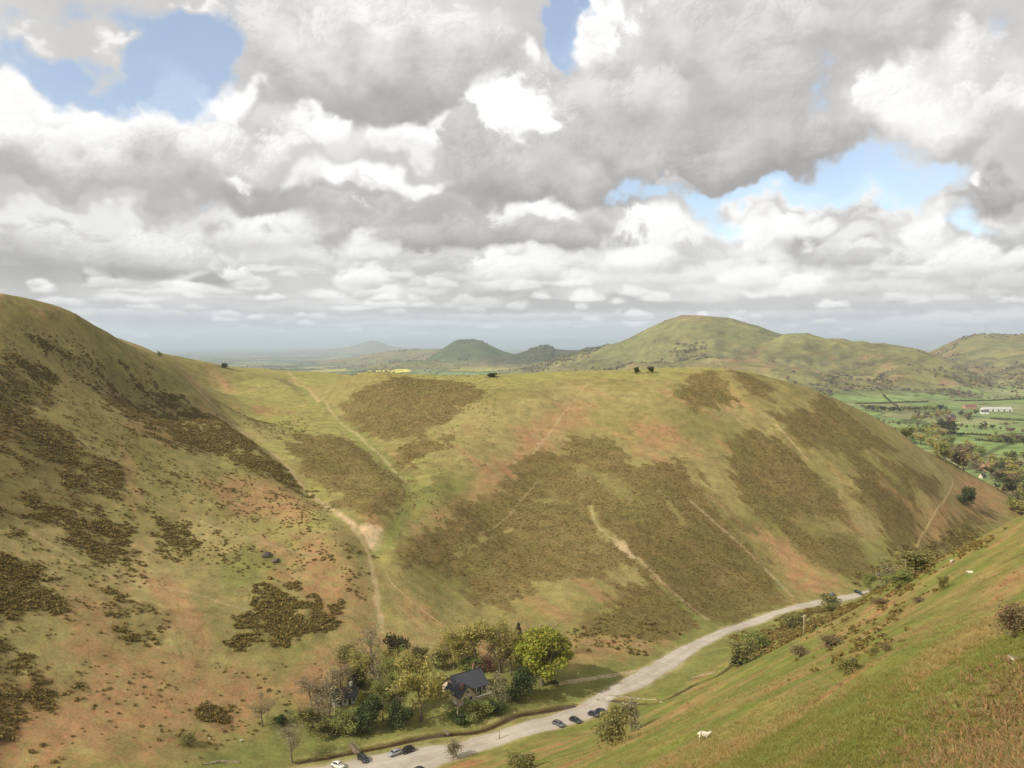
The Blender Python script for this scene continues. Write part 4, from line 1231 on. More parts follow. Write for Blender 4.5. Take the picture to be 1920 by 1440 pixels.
def blades(rs, n, h, w, spread):
    out = []
    for i in range(n):
        a = rs.rand() * 6.283; r = spread * rs.rand() ** .6; lean = .5 + .9 * rs.rand()
        bx, by = r * math.cos(a), r * math.sin(a)
        d = np.array([math.cos(a + rs.normal() * .8), math.sin(a + rs.normal() * .8)])
        s = np.array([-d[1], d[0]]) * w * .5
        hh = h * (.6 + .6 * rs.rand()); mid = d * hh * lean * .35; tip = d * hh * lean
        out += [(bx - s[0], by - s[1], 0), (bx + s[0], by + s[1], 0), (bx + mid[0] + s[0] * .8, by + mid[1] + s[1] * .8, hh * .65), (bx + mid[0] - s[0] * .8, by + mid[1] - s[1] * .8, hh * .65)]
        out += [(bx + mid[0] - s[0] * .8, by + mid[1] - s[1] * .8, hh * .65), (bx + mid[0] + s[0] * .8, by + mid[1] + s[1] * .8, hh * .65), (bx + tip[0] + s[0] * .2, by + tip[1] + s[1] * .2, hh), (bx + tip[0] - s[0] * .2, by + tip[1] - s[1] * .2, hh)]
    return np.array(out, float)


def build_near_slope():
    rs = np.random.RandomState(8)
    n = 190000
    a = np.radians(rs.uniform(-6, 35, n)); r = np.exp(rs.uniform(math.log(17), math.log(225), n))
    x, y = r * np.sin(a), r * np.cos(a)
    q = (x + 51) * NX + (y - 226) * NY; p = (x + 51) * VX + (y - 226) * VY
    z = gz(x, y)
    px, py, dep = proj(np.c_[x, y, z])
    ok = (py < PH + 60) & (px > 600) & (px < PW + 60) & (q < -14)
    x, y, z, q, p, r = (v[ok] for v in (x, y, z, q, p, r))
    big = fbm(x, y, 95, 4, 70); mid = fbm(x, y, 26, 4, 74); sml = fbm(x, y, 7, 3, 78, .6)
    sh = 0.28 * fbm(p, q, 40, 3, 90)
    g1 = fbm(p / 4.6 + 5 * sh, q + 10 * sh, 9.0, 4, 91); g2 = fbm(p / 6.0, q, 3.6, 3, 95)
    nb = sstep(x * .9 - y * .36 + 6 * mid, -1, 8) * sstep(46 - r + 8 * big, -6, 10)
    fb = np.clip(nb * .6 + sstep(g2 * .6 - g1 * .7 + .3 * sml, .22, .55) * .6, 0, 1)
    u = rs.rand(len(x))
    size = .8 + .010 * r
    P = np.c_[x, y, z - .02]

    def lay(name, k, variants, mat, label, sc):
        V = merge_copies(variants, P[k], np.c_[size[k] * sc * (.7 + .6 * rs.rand(k.sum())), size[k] * sc * (.6 + .5 * rs.rand(k.sum()))], rs)
        o = link_obj(name, quads_mesh(name, V, quads_of(len(V) // 4)), mat)
        tag(o, label, kind='stuff')
    isb = u < fb
    straw = ~isb & (rs.rand(len(x)) < sstep(-g1 + .3 * sml, -.15, .35))
    keep = rs.rand(len(x)) < np.where(isb, .6, .5) * (1 - .93 * sstep(r, 24, 90)) * (1 - sstep(r, 170, 225))
    lay('bracken', isb & keep, [blades(rs, 9, .22, .06, .26) for _ in range(8)], M_FROND, 'orange brown dead bracken on the near slope', .85)
    lay('straw_grass', straw & keep, [blades(rs, 12, .20, .03, .24) for _ in range(8)], M_STRAWB, 'dry straw coloured grass on the near slope', .85)
    lay('grass', ~isb & ~straw & keep, [blades(rs, 12, .12, .035, .26) for _ in range(8)], M_BLADE, 'short green grass on the near slope', .8)


build_near_slope()

# ------------------------------------------------------------------ trees
M_BARK = rough_material('grey_bark', lin(128, 116, 98), lin(84, 74, 60), 4, .95, .1)
M_BIRCH = rough_material('pale_bark', lin(196, 186, 168), lin(140, 128, 112), 3, .9, .1)
M_TWIG = rough_material('bare_twigs', lin(150, 134, 108), lin(126, 110, 86), 2, .95, .05)
LEAF = {
    'bright': leaf_material('bright_leaves', lin(166, 166, 74), .25, .45), 'olive': leaf_material('spring_leaves', lin(186, 176, 108), .28, .55), 'green': leaf_material('mid_green_leaves', lin(152, 156, 94), .3, .5),
    'dark': leaf_material('evergreen_leaves', lin(82, 92, 56), .45, .25), 'ivy': leaf_material('dark_ivy_leaves', lin(84, 82, 56), .45, .25), 'haw': leaf_material('hawthorn_leaves', lin(148, 142, 90), .35, .45),
    'pale': leaf_material('silvery_twig_tips', lin(150, 142, 112), .3, .25), 'red': leaf_material('reddish_buds', lin(134, 98, 76), .3, .2), 'yellow': leaf_material('golden_needles', lin(176, 172, 84), .25, .25), 'brown': leaf_material('budding_twigs', lin(142, 124, 94), .3, .35),
}


def tube_arrays(segs, sides=5):
    V, Q = [], []
    for (p0, p1, r0, r1) in segs:
        p0 = np.asarray(p0, float); p1 = np.asarray(p1, float)
        d = p1 - p0; L = np.linalg.norm(d)
        if L < 1e-6: continue
        d /= L
        a = np.cross(d, (0, 0, 1.0) if abs(d[2]) < .9 else (1.0, 0, 0)); a /= np.linalg.norm(a); b = np.cross(d, a)
        k = sides if r0 > .07 else 3
        n0 = len(V)
        for i in range(k):
            t = 6.2832 * i / k
            V.append(p0 + (a * math.cos(t) + b * math.sin(t)) * r0)
        for i in range(k):
            t = 6.2832 * i / k
            V.append(p1 + (a * math.cos(t) + b * math.sin(t)) * r1)
        for i in range(k):
            j = (i + 1) % k
            Q.append((n0 + i, n0 + j, n0 + k + j, n0 + k + i))
    return np.array(V), np.array(Q)


def limb(rs, p, d, L, r, n=4, wob=.25, lift=.1):
    """bent branch of n pieces; returns segs and points along it"""
    segs, pts = [], []
    d = np.array(d, float); d /= np.linalg.norm(d)
    for i in range(n):
        d = d + rs.normal(size=3) * wob * .5; d[2] += lift * .5; d /= np.linalg.norm(d)
        q = p + d * L / n
        r1 = r * (1 - .62 * (i + 1) / n) if False else r * (1 - .7 / n)
        segs.append((p, q, r, r1)); pts.append((q, d.copy(), r1))
        p, r = q, r1
    return segs, pts


def skeleton(rs, H, W, fork=.3, limbs=7, subs=5, twigs=0, tr=None, upright=.5, lean=0.0):
    """trunk, limbs, branches (and bare twigs); crown fills a width W and height H"""
    tr = tr or .022 * H + .05
    wood, fine, tips = [], [], []
    p = np.zeros(3); d = np.array([lean, lean * .3, 1.0])
    s, pts = limb(rs, p, d, H * .8, tr, 6, .10, .15)
    s[0] = (s[0][0], s[0][1], tr * 1.35, s[0][3]); wood += s
    levels = [pt for pt in pts if pt[0][2] > fork * H] or pts[-2:]
    for i in range(limbs):
        q, dd, rr = levels[rs.randint(len(levels))]
        a = 6.283 * (i + rs.rand() * .7) / limbs
        el = upright + .5 * rs.rand()
        hfrac = q[2] / H
        L = W * .5 * (1.05 - .45 * max(0, hfrac - fork)) * (.75 + .35 * rs.rand())
        s, pt = limb(rs, q, (math.cos(a), math.sin(a), el), L, max(rr * .55, .05), 4, .3, .15)
        wood += s; tips += [pt[-1][0], pt[-2][0], pt[1][0]]
        for j in range(subs):
            q2, d2, r2 = pt[rs.randint(len(pt))]
            dd = d2 + rs.normal(size=3) * .7; dd[2] += .25
            s2, p2 = limb(rs, q2, dd, L * (.35 + .3 * rs.rand()), max(r2 * .55, .03), 3, .35, .12)
            wood += s2; tips += [p2[-1][0], p2[-2][0]]
            for k in range(twigs):
                q3, d3, r3 = p2[rs.randint(len(p2))]
                dd = d3 + rs.normal(size=3) * .8; dd[2] += .2
                s3, p3 = limb(rs, q3, dd, L * (.18 + .2 * rs.rand()), .034, 2, .4, .1)
                fine += s3
                for m in range(3):
                    q4 = p3[rs.randint(len(p3))]
                    dd = q4[1] + rs.normal(size=3) * .8
                    s4, p4 = limb(rs, q4[0], dd, L * (.10 + .14 * rs.rand()), .026, 1, .3, .1)
                    fine += s4
    return wood, fine, np.array(tips)


def crown_points(rs, tips, n, spread, H, W, base):
    """leaf positions in lumps round the branch tips, kept inside the crown"""
    c = tips[rs.randint(len(tips), size=n)]
    d = rs.normal(size=(n, 3)); d /= np.linalg.norm(d, axis=1)[:, None]
    P = c + d * (spread * (.35 + .65 * rs.rand(n) ** .5))[:, None] * np.array([1, 1, .75])
    return P[P[:, 2] > base * H * .9]


def tree_meshes(kind, seed):
    """unit kinds: returns (height, width, wood mesh, crown mesh, materials)"""
    rs = np.random.RandomState(seed)
    if kind == 'sycamore':
        H, W = 15.0, 15.5
        wood, _, tips = skeleton(rs, H, W, .24, 13, 5, tr=.48, upright=.35)
        # dome of leafy lumps
        L = []
        for i in range(64):
            a = rs.rand() * 6.283; zz = rs.rand() ** .8
            rr = W * .40 * math.sqrt(max(0, 1 - (zz * 1.0) ** 2.2)) * (.80 + .24 * rs.rand())
            L.append((rr * math.cos(a), rr * math.sin(a), H * (.26 + .66 * zz)))
        L = np.array(L)
        P = crown_points(rs, np.r_[L, L * np.array([.55, .55, .9])], 17000, 1.85, H, W, .16)
        return H, W, wood, leaf_quads(P, .44, rs), M_BARK, LEAF['bright']
    if kind in ('spring', 'green', 'loose'):
        H, W = 13.0, 11.0
        wood, fine, tips = skeleton(rs, H, W, .22, 10, 5, 2 if kind != 'green' else 0, tr=.3, upright=.7)
        n = {'spring': 4200, 'green': 5000, 'loose': 2200}[kind]
        P = crown_points(rs, tips, n, 1.55, H, W, .12)
        return H, W, wood + fine, leaf_quads(P, .34, rs), M_BARK, LEAF['green' if kind == 'green' else 'olive']
    if kind in ('bare', 'birch', 'bare_brown'):
        H, W = 12.0, 9.0 if kind != 'birch' else 5.0
        wood, fine, tips = skeleton(rs, H, W, .2, 11, 6, 4, tr=.24 if kind != 'birch' else .16, upright=.8 if kind != 'birch' else 1.3)
        P = crown_points(rs, tips, 520, 1.3, H, W, .15)
        return H, W, wood, ('twigs', fine, leaf_quads(P, .26, rs)), M_BIRCH if kind == 'birch' else M_BARK, LEAF['brown' if kind == 'bare_brown' else 'pale']
    if kind in ('conifer', 'golden'):
        H, W = 10.0, 5.0
        wood = limb(rs, np.zeros(3), (0, 0, 1), H * .97, .2, 6, .04, .1)[0]
        n = 2600
        t = rs.rand(n) ** 1.4; a = rs.rand(n) * 6.283
        tier = .75 + .25 * np.sin(t * 40)
        r = W * .5 * (1 - t) ** .8 * (.45 + .55 * rs.rand(n) ** .5) * tier
        P = np.c_[r * np.cos(a), r * np.sin(a), H * (.05 + .95 * t) - .25 * r]
        return H, W, wood, leaf_quads(P, .42, rs, .1), M_BARK, LEAF['dark' if kind == 'conifer' else 'yellow']
    if kind in ('evergreen', 'ivy', 'haw', 'redbush', 'palebush', 'greenbush', 'brownbush'):
        H, W = 5.0, 6.0
        wood, fine, tips = skeleton(rs, H * .95, W * .8, .08, 9, 4, 2 if kind in ('haw', 'brownbush', 'palebush', 'redbush') else 0, tr=.12, upright=.7)
        L = []
        for i in range(18):
            a = rs.rand() * 6.283; zz = rs.rand(); rr = W * .36 * math.sqrt(max(0, 1 - zz ** 2)) * (.5 + .5 * rs.rand())
            L.append((rr * math.cos(a), rr * math.sin(a), H * (.12 + .68 * zz)))
        n = {'evergreen': 3600, 'ivy': 3000, 'greenbush': 3000, 'haw': 2000}.get(kind, 1200)
        P = crown_points(rs, np.r_[np.array(L), tips], n, 1.15, H, W, .02)
        lm = {'evergreen': 'dark', 'ivy': 'ivy', 'haw': 'haw', 'redbush': 'red', 'palebush': 'pale', 'greenbush': 'green', 'brownbush': 'brown'}[kind]
        return H, W, wood + fine, leaf_quads(P, .27, rs), M_BARK, LEAF[lm]
    if kind in ('far_oak', 'far_bare', 'far_dark', 'far_green'):
        H, W = 12.0, 11.0
        wood, _, tips = skeleton(rs, H, W, .2, 6, 2, tr=.3, upright=.6)
        P = crown_points(rs, tips, 330, 2.1, H, W, .08)
        lm = {'far_oak': 'olive', 'far_bare': 'brown', 'far_dark': 'ivy', 'far_green': 'green'}[kind]
        return H, W, wood, leaf_quads(P, 1.15, rs), M_BARK, LEAF[lm]


_TREES = {}


def tree_kind(kind, variant):
    key = (kind, variant)
    if key not in _TREES:
        H, W, wood, crown, mb, ml = tree_meshes(kind, 700 + hash(kind) % 1 + 13 * variant + 7 * len(kind) + sum(map(ord, kind)))
        V, Q = tube_arrays(wood)
        mt = quads_mesh('trunk', V, Q); mt.materials.append(mb); mt.polygons.foreach_set('use_smooth', np.ones(len(Q), bool))
        if isinstance(crown, tuple):
            Vt, Qt = tube_arrays(crown[1]); Vl = crown[2]
            Vc = np.r_[Vt, Vl]; Qc = np.r_[Qt, quads_of(len(Vl) // 4) + len(Vt)]
            mc = quads_mesh('crown', Vc, Qc)
            mc.materials.append(M_TWIG); mc.materials.append(ml)
            mi = np.zeros(len(Qc), np.int32); mi[len(Qt):] = 1
            mc.polygons.foreach_set('material_index', mi)
        else:
            mc = quads_mesh('crown', crown, quads_of(len(crown) // 4)); mc.materials.append(ml)
        V_ = np.zeros(len(mc.vertices) * 3, np.float32); mc.vertices.foreach_get('co', V_); V_ = V_.reshape(-1, 3)
        W_ = float(np.percentile(np.abs(V_[:, :2]), 98) * 2); H_ = float(np.percentile(V_[:, 2], 99.5))
        _TREES[key] = (H_, W_, mt, mc)
    return _TREES[key]


def plant(kind, variant, name, loc, h, w, label, cat='tree', group=None, rot=None):
    H, W, mt, mc = tree_kind(kind, variant)
    root = bpy.data.objects.new(name, None)
    root.empty_display_size = .5
    root.location = loc; root.rotation_euler = (0, 0, rng.rand() * 6.28 if rot is None else rot)
    root.scale = (w / W, w / W, h / H)
    col.objects.link(root)
    for nm, me in (('trunk', mt), ('crown', mc)):
        c = bpy.data.objects.new(nm, me); col.objects.link(c); c.parent = root
    return tag(root, label, cat, group)


# (kind, variant, name, base px, base py, width px, height px, label[, category])
NEAR_TREES = [
    ('sycamore', 0, 'leafy_tree', 1016, 1284, 98, 100, 'large rounded bright yellow green tree at the end of the pale track'),
    ('spring', 0, 'leafy_tree', 790, 1352, 96, 126, 'big yellow olive tree directly left of the dark roofed cottage'),
    ('green', 0, 'leafy_tree', 750, 1338, 52, 118, 'tall narrow mid green tree left of the big olive tree'),
    ('evergreen', 0, 'evergreen_shrub', 752, 1364, 40, 46, 'rounded dark evergreen shrub at the foot of the narrow green tree', 'shrub'),
    ('evergreen', 3, 'evergreen_tree', 690, 1373, 46, 66, 'dark green dense evergreen above the stream lawn'),
    ('greenbush', 0, 'garden_shrub', 648, 1378, 52, 44, 'mid green shrub left of the dense dark evergreen', 'shrub'),
    ('golden', 0, 'golden_conifer', 676, 1322, 18, 28, 'small golden yellow conifer beside the white cottage', 'tree'),
    ('bare', 0, 'bare_tree', 618, 1346, 74, 92, 'wide grey bare tree left of the white cottage'),
    ('bare', 1, 'bare_tree', 694, 1262, 66, 84, 'pale bare tree on the slope above the white cottage'),
    ('birch', 0, 'birch_tree', 711, 1312, 40, 78, 'slim birch with a white trunk between the two cottages'),
    ('ivy', 0, 'ivy_covered_tree', 746, 1246, 44, 54, 'dark rounded evergreen high behind the olive tree'),
    ('ivy', 1, 'ivy_covered_tree', 668, 1296, 36, 48, 'dark ivy covered tree behind the white cottage roof'),
    ('spring', 1, 'leafy_tree', 893, 1256, 84, 92, 'broad pale olive tree behind the cottage roof'),
    ('loose', 0, 'leafy_tree', 938, 1262, 62, 104, 'tall thinly leaved tree right of the cottage roof ridge'),
    ('loose', 1, 'leafy_tree', 958, 1266, 50, 92, 'slender thin leaved tree with twin stems behind the dark conical shrub'),
    ('conifer', 1, 'conifer', 972, 1232, 30, 62, 'small dark conifer top showing left of the bright green tree'),
    ('evergreen', 1, 'evergreen_tree', 976, 1311, 48, 54, 'dark conical evergreen right of the cottage garden'),
    ('palebush', 0, 'blossom_tree', 934, 1318, 42, 56, 'pale twiggy tree at the right end of the cottage garden'),
    ('evergreen', 2, 'garden_shrub', 858, 1355, 34, 20, 'dark shrub at the left end of the cottage front hedge', 'shrub'),
    ('greenbush', 1, 'garden_shrub', 882, 1349, 40, 32, 'green shrub below the cottage terrace, next to the pole', 'shrub'),
    ('greenbush', 2, 'garden_shrub', 906, 1342, 40, 28, 'green shrub in the middle of the cottage front hedge', 'shrub'),
    ('evergreen', 0, 'garden_shrub', 932, 1335, 34, 22, 'dark shrub at the right end of the cottage front hedge', 'shrub'),
    ('redbush', 0, 'reddish_shrub', 916, 1258, 34, 26, 'reddish brown budding shrub behind the cottage', 'shrub'),
    ('greenbush', 0, 'garden_shrub', 880, 1258, 44, 24, 'yellow green shrub just behind the cottage roof', 'shrub'),
    ('haw', 0, 'slope_shrub', 822, 1252, 40, 32, 'grey green shrub on the slope behind the big olive tree', 'shrub'),
    ('palebush', 1, 'slope_shrub', 856, 1232, 42, 30, 'pale leafless shrub on the slope high behind the cottage', 'shrub'),
    ('haw', 1, 'slope_shrub', 786, 1244, 34, 30, 'small olive shrub between the dark evergreen and the cottage', 'shrub'),
    ('haw', 2, 'slope_shrub', 650, 1240, 40, 34, 'loose olive shrub on the slope above the bare trees', 'shrub'),
    ('bare_brown', 0, 'bare_tree', 585, 1330, 60, 66, 'brownish bare tree at the left edge of the cottage trees'),
    ('haw', 0, 'field_shrub', 582, 1372, 50, 48, 'olive green shrub at the right end of the green paddock', 'shrub'),
    ('haw', 1, 'field_shrub', 606, 1382, 34, 30, 'low green shrub by the path to the footbridge', 'shrub'),
    ('bare_brown', 1, 'bare_tree', 492, 1362, 58, 52, 'low reddish brown bare tree above the green paddock'),
    ('bare', 2, 'bare_tree', 548, 1430, 58, 74, 'thin pale bare tree standing in the green paddock'),
    ('evergreen', 1, 'field_shrub', 528, 1360, 22, 20, 'small dark shrub on the upper edge of the green paddock', 'shrub'),
    ('haw', 2, 'field_shrub', 352, 1396, 28, 24, 'small green shrub in the bracken left of the paddock', 'shrub'),
    ('bare_brown', 2, 'bare_tree', 740, 1350, 44, 70, 'thin bare tree between the rounded evergreen shrub and the dense evergreen tree'),
    ('green', 1, 'leafy_tree', 718, 1352, 46, 76, 'mid green tree right of the dense dark evergreen'),
    ('loose', 2, 'leafy_tree', 672, 1300, 56, 84, 'thin olive tree rising behind the white cottage'),
    ('loose', 0, 'leafy_tree', 728, 1300, 46, 88, 'thin olive tree just right of the white trunked birch'),
    ('bare_brown', 2, 'bare_tree', 640, 1330, 62, 84, 'brownish bare tree standing over the white cottage'),
    ('bare', 0, 'bare_tree', 600, 1372, 56, 70, 'pale bare tree at the foot of the path to the footbridge'),
    ('loose', 1, 'leafy_tree', 772, 1296, 56, 70, 'thin olive tree behind the narrow green tree'),
    ('bare_brown', 0, 'bare_tree', 940, 1262, 54, 60, 'brown bare tree tangled behind the cottage gable'),
    ('spring', 2, 'leafy_tree', 852, 1254, 54, 66, 'small pale olive tree left behind the cottage roof'),
    ('bare', 1, 'bare_tree', 1062, 1226, 26, 36, 'small grey bare bush on the slope right of the bright green tree', 'bush'),
    ('bare_brown', 1, 'bare_tree', 700, 1290, 46, 62, 'brown bare tree left of the white trunked birch'),
    ('haw', 0, 'hawthorn', 1148, 1400, 66, 74, 'round twiggy hawthorn on the near slope below the parked cars', 'tree'),
    ('palebush', 2, 'hawthorn', 1184, 1372, 44, 58, 'thin pale hawthorn right of the round twiggy one', 'tree'),
    ('haw', 1, 'streamside_shrub', 1394, 1246, 52, 44, 'bushy green shrub on the inside of the stream bend', 'shrub'),
    ('greenbush', 1, 'streamside_shrub', 1420, 1218, 50, 34, 'green shrub right of the stream bend, nearer the road', 'shrub'),
    ('evergreen', 2, 'streamside_shrub', 1382, 1250, 26, 26, 'dark shrub overhanging the stream bend', 'shrub'),
    ('haw', 2, 'streamside_shrub', 1488, 1176, 40, 28, 'green shrub on the far bank near the road end', 'shrub'),
    ('haw', 0, 'streamside_shrub', 1556, 1146, 44, 30, 'leafy shrub hiding the stream by the road end', 'shrub'),
    ('haw', 1, 'willow', 1716, 1078, 66, 46, 'rounded grey green willow at the foot of the flank path', 'tree'),
    ('green', 2, 'willow', 1632, 1112, 30, 38, 'yellow green small tree at the far end of the road', 'tree'),
    ('palebush', 0, 'willow', 1662, 1096, 44, 36, 'pale grey shrub between the road end and the pole', 'shrub'),
    ('greenbush', 2, 'streamside_shrub', 1690, 1100, 44, 30, 'green shrub under the tall pole', 'shrub'),
    ('evergreen', 1, 'holly_tree', 1812, 950, 28, 36, 'single dark round tree on the right flank beside the path', 'tree'),
    ('haw', 2, 'hawthorn', 1592, 1262, 46, 34, 'grey green shrub alone on the near slope, right of the stream', 'shrub'),
    ('brownbush', 0, 'hawthorn', 1902, 1196, 66, 70, 'large dark twiggy shrub at the right edge of the picture', 'shrub'),
    ('haw', 1, 'hawthorn', 975, 1448, 56, 34, 'dark twiggy bush cut by the bottom edge of the picture', 'shrub'),
    ('palebush', 1, 'sapling', 850, 1422, 30, 36, 'faint thin sapling on the verge near the bottom of the road', 'tree'),
    ('brownbush', 1, 'low_shrub', 1500, 1232, 40, 24, 'brown scrubby bush among orange bracken by the stream', 'shrub'),
    ('brownbush', 2, 'low_shrub', 1560, 1216, 44, 26, 'brown scrubby bush above the orange bracken, right of its neighbour', 'shrub'),
    ('brownbush', 0, 'low_shrub', 1650, 1136, 30, 16, 'dark low shrub on the brow of the near slope', 'shrub'),
    ('haw', 1, 'low_shrub', 1768, 1106, 20, 26, 'dark upright shrub on the near slope below the sheep', 'shrub'),
    ('brownbush', 2, 'low_shrub', 1722, 1130, 26, 12, 'flat dark shrub on open grass of the near slope', 'shrub'),
    ('brownbush', 1, 'low_shrub', 1662, 1222, 16, 18, 'small dark shrub, upper of two on the near slope', 'shrub'),
    ('haw', 2, 'low_shrub', 1640, 1226, 22, 14, 'small dark shrub, lower of two on the near slope', 'shrub'),
    ('ivy', 2, 'ridge_bush', 1194, 700, 11, 12, 'left of two dark bushes on the plateau skyline', 'bush'),
    ('ivy', 0, 'ridge_bush', 1220, 699, 13, 12, 'right of two dark bushes on the plateau skyline', 'bush'),
    ('ivy', 1, 'ridge_bush', 421, 690, 12, 9, 'small dark bush on the meadow skyline beyond the left hill', 'bush'),
    ('haw', 2, 'ridge_bush', 299, 668, 9, 10, 'tiny grey bush on the lower skyline of the left hill', 'bush'),
    ('ivy', 2, 'ridge_bush', 922, 707, 20, 8, 'low dark bush on the plateau skyline below the conical hill', 'bush'),
]


def build_near_trees():
    for t in NEAR_TREES:
        kind, var, name, px, py, wpx, hpx, label = t[:8]
        cat = t[8] if len(t) > 8 else 'tree'
        p = at(px, py)
        d = proj([p])[2][0]
        h, w = hpx * d / FPX, wpx * d / FPX
        plant(kind, var, name, (p.x, p.y, p.z - .1), h * 1.04, w, label, cat)


build_near_trees()


# ------------------------------------------------------------------ built things
class MB:
    """collects simple solids, then links them as ONE mesh object"""
    def __init__(s): s.bm = bmesh.new()

    def _fin(s, geom, M):
        bmesh.ops.transform(s.bm, matrix=M, verts=[v for v in geom if isinstance(v, bmesh.types.BMVert)])

    def box(s, c, d, rz=0.0, bev=0.0):
        g = bmesh.ops.create_cube(s.bm, size=1.0)
        vs = g['verts']
        s._fin(vs, Matrix.Translation(c) @ Matrix.Rotation(rz, 4, 'Z') @ Matrix.Diagonal((d[0], d[1], d[2], 1)))
        if bev:
            es = list({e for v in vs for e in v.link_edges})
            bmesh.ops.bevel(s.bm, geom=es, offset=bev, segments=2, affect='EDGES', profile=.6)
        return s

    def poly(s, pts, ext):
        """planar outline pushed along a vector"""
        ext = Vector(ext)
        a = [s.bm.verts.new(Vector(p)) for p in pts]; b = [s.bm.verts.new(Vector(p) + ext) for p in pts]
        n = len(pts)
        s.bm.faces.new(a[::-1]); s.bm.faces.new(b)
        for i in range(n): s.bm.faces.new((a[i], a[(i + 1) % n], b[(i + 1) % n], b[i]))
        return s

    def cyl(s, p0, p1, r0, r1=None, n=10):
        r1 = r0 if r1 is None else r1
        p0, p1 = Vector(p0), Vector(p1); d = p1 - p0
        g = bmesh.ops.create_cone(s.bm, segments=n, cap_ends=True, radius1=r0, radius2=r1, depth=d.length)
        s._fin(g['verts'], Matrix.Translation((p0 + p1) / 2) @ d.to_track_quat('Z', 'Y').to_matrix().to_4x4())
        return s

    def mesh(s, name, mat=None, smooth=False):
        bmesh.ops.recalc_face_normals(s.bm, faces=s.bm.faces)
        me = bpy.data.meshes.new(name); s.bm.to_mesh(me); s.bm.free()
        if mat: me.materials.append(mat)
        if smooth: me.polygons.foreach_set('use_smooth', np.ones(len(me.polygons), bool))
        return me

    def obj(s, name, mat, parent=None, smooth=False):
        o = bpy.data.objects.new(name, s.mesh(name, mat, smooth)); col.objects.link(o)
        if parent is not None: o.parent = parent
        return o


def empty(name, loc, rz=0.0):
    o = bpy.data.objects.new(name, None); o.location = loc; o.rotation_euler = (0, 0, rz); o.empty_display_size = .5
    col.objects.link(o)
    return o


def paint(name, rgb, rough=.5, spec=.4, metal=0.0, coat=0.0):
    m, T = new_mat(name)
    tx = T.n('ShaderNodeTexCoord').outputs['Object']
    n = T.noise(tx, 3.0, 4, .6)
    c = T.mixc(T.math('MULTIPLY', n, .25), tuple(rgb) + (1,), tuple(c * .6 + .03 for c in rgb) + (1,))
    principled(T, c, rough, spec, **{'Metallic': metal, 'Coat Weight': coat})
    return m


def slate_material(name, rgb):
    m, T = new_mat(name)
    tx = T.n('ShaderNodeTexCoord').outputs['Object']
    br = T.n('ShaderNodeTexBrick', ins={'Vector': tx, 'Color1': tuple(rgb) + (1,), 'Color2': tuple(c * 1.35 for c in rgb) + (1,), 'Mortar': tuple(c * .55 for c in rgb) + (1,), 'Scale': 1.0, 'Mortar Size': .012, 'Brick Width': .35, 'Row Height': .25})
    n = T.noise(tx, .8, 4, .6)
    c = T.mixc(T.math('MULTIPLY', n, .35), br.outputs[0], lin(96, 94, 84) + (1,))
    principled(T, c, .6, .35)
    return m


def brick_material():
    m, T = new_mat('red_brick')
    tx = T.n('ShaderNodeTexCoord').outputs['Object']
    mp = T.n('ShaderNodeCombineXYZ')
    sp = T.n('ShaderNodeSeparateXYZ'); T.link(tx, sp.inputs[0])
    T.link(T.math('ADD', sp.outputs[0], sp.outputs[1]), mp.inputs[0]); T.link(sp.outputs[2], mp.inputs[1])
    br = T.n('ShaderNodeTexBrick', ins={'Vector': mp.outputs[0], 'Color1': lin(142, 88, 68) + (1,), 'Color2': lin(120, 76, 60) + (1,), 'Mortar': lin(168, 152, 132) + (1,), 'Scale': 1.0, 'Mortar Size': .01, 'Brick Width': .22, 'Row Height': .075})
    principled(T, br.outputs[0], .9, .2)
    return m


M_SLATE = slate_material('grey_slate', lin(62, 64, 73)); M_SLATE_D = slate_material('dark_slate', lin(32, 35, 48)); M_BRICK = brick_material()
M_CREAM = rough_material('cream_render', lin(222, 206, 176), lin(196, 178, 148), 1.5, .9, .2, .1); M_WHITE = rough_material('white_render', lin(236, 232, 224), lin(206, 200, 192), 1.5, .85, .2, .1)
M_FRAME = paint('white_paint', lin(236, 236, 232), .5); M_PANE = paint('window_glass', lin(30, 34, 40), .08, .6); M_DOOR = paint('dark_door', lin(70, 58, 50), .6)
M_WOOD = rough_material('weathered_wood', lin(150, 134, 108), lin(108, 94, 74), 5, .9, .1); M_POLE = rough_material('pole_wood', lin(176, 164, 132), lin(140, 126, 100), 3, .9, .1); M_STONE = rough_material('lichen_stone', lin(178, 164, 132), lin(124, 114, 92), 2.0, .95, .1, .6, .1)
M_DARKROCK = rough_material('dark_rock', lin(112, 104, 92), lin(72, 66, 58), 1.2, .95, .1, .8, .3)
M_PINK = rough_material('pinkish_brick', lin(196, 150, 128), lin(170, 122, 102), 1.5, .9, .2, .1); M_REDROOF = slate_material('brown_tiles', lin(126, 88, 70)); M_TIN = rough_material('pale_metal_roof', lin(198, 194, 184), lin(170, 166, 158), .3, .7, .3, .05)
M_METAL = paint('galvanised_metal', lin(150, 152, 152), .5, .4, .6)


def window(parent, c, w, h, face='y', s=-1):
    """frame with a pane set in it, on a wall facing s*axis"""
    fr = MB(); pn = MB(); t = .07
    def bx(mb, cx, cz, dx, dz, off, th):
        if face == 'y': mb.box((c[0] + cx, c[1] + s * off, c[2] + cz), (dx, th, dz))
        else: mb.box((c[0] + s * off, c[1] + cx, c[2] + cz), (th, dx, dz))
    bx(fr, -w / 2, 0, t, h + t, .02, .10); bx(fr, w / 2, 0, t, h + t, .02, .10); bx(fr, 0, h / 2, w - t, t, .02, .10); bx(fr, 0, -h / 2, w - t, t, .02, .12); bx(fr, 0, 0, t * .7, h - t, .02, .08)
    bx(pn, 0, 0, w - t, h - t, .005, .03)
    f = fr.obj('window', M_FRAME, parent)
    pn.obj('pane', M_PANE, f)


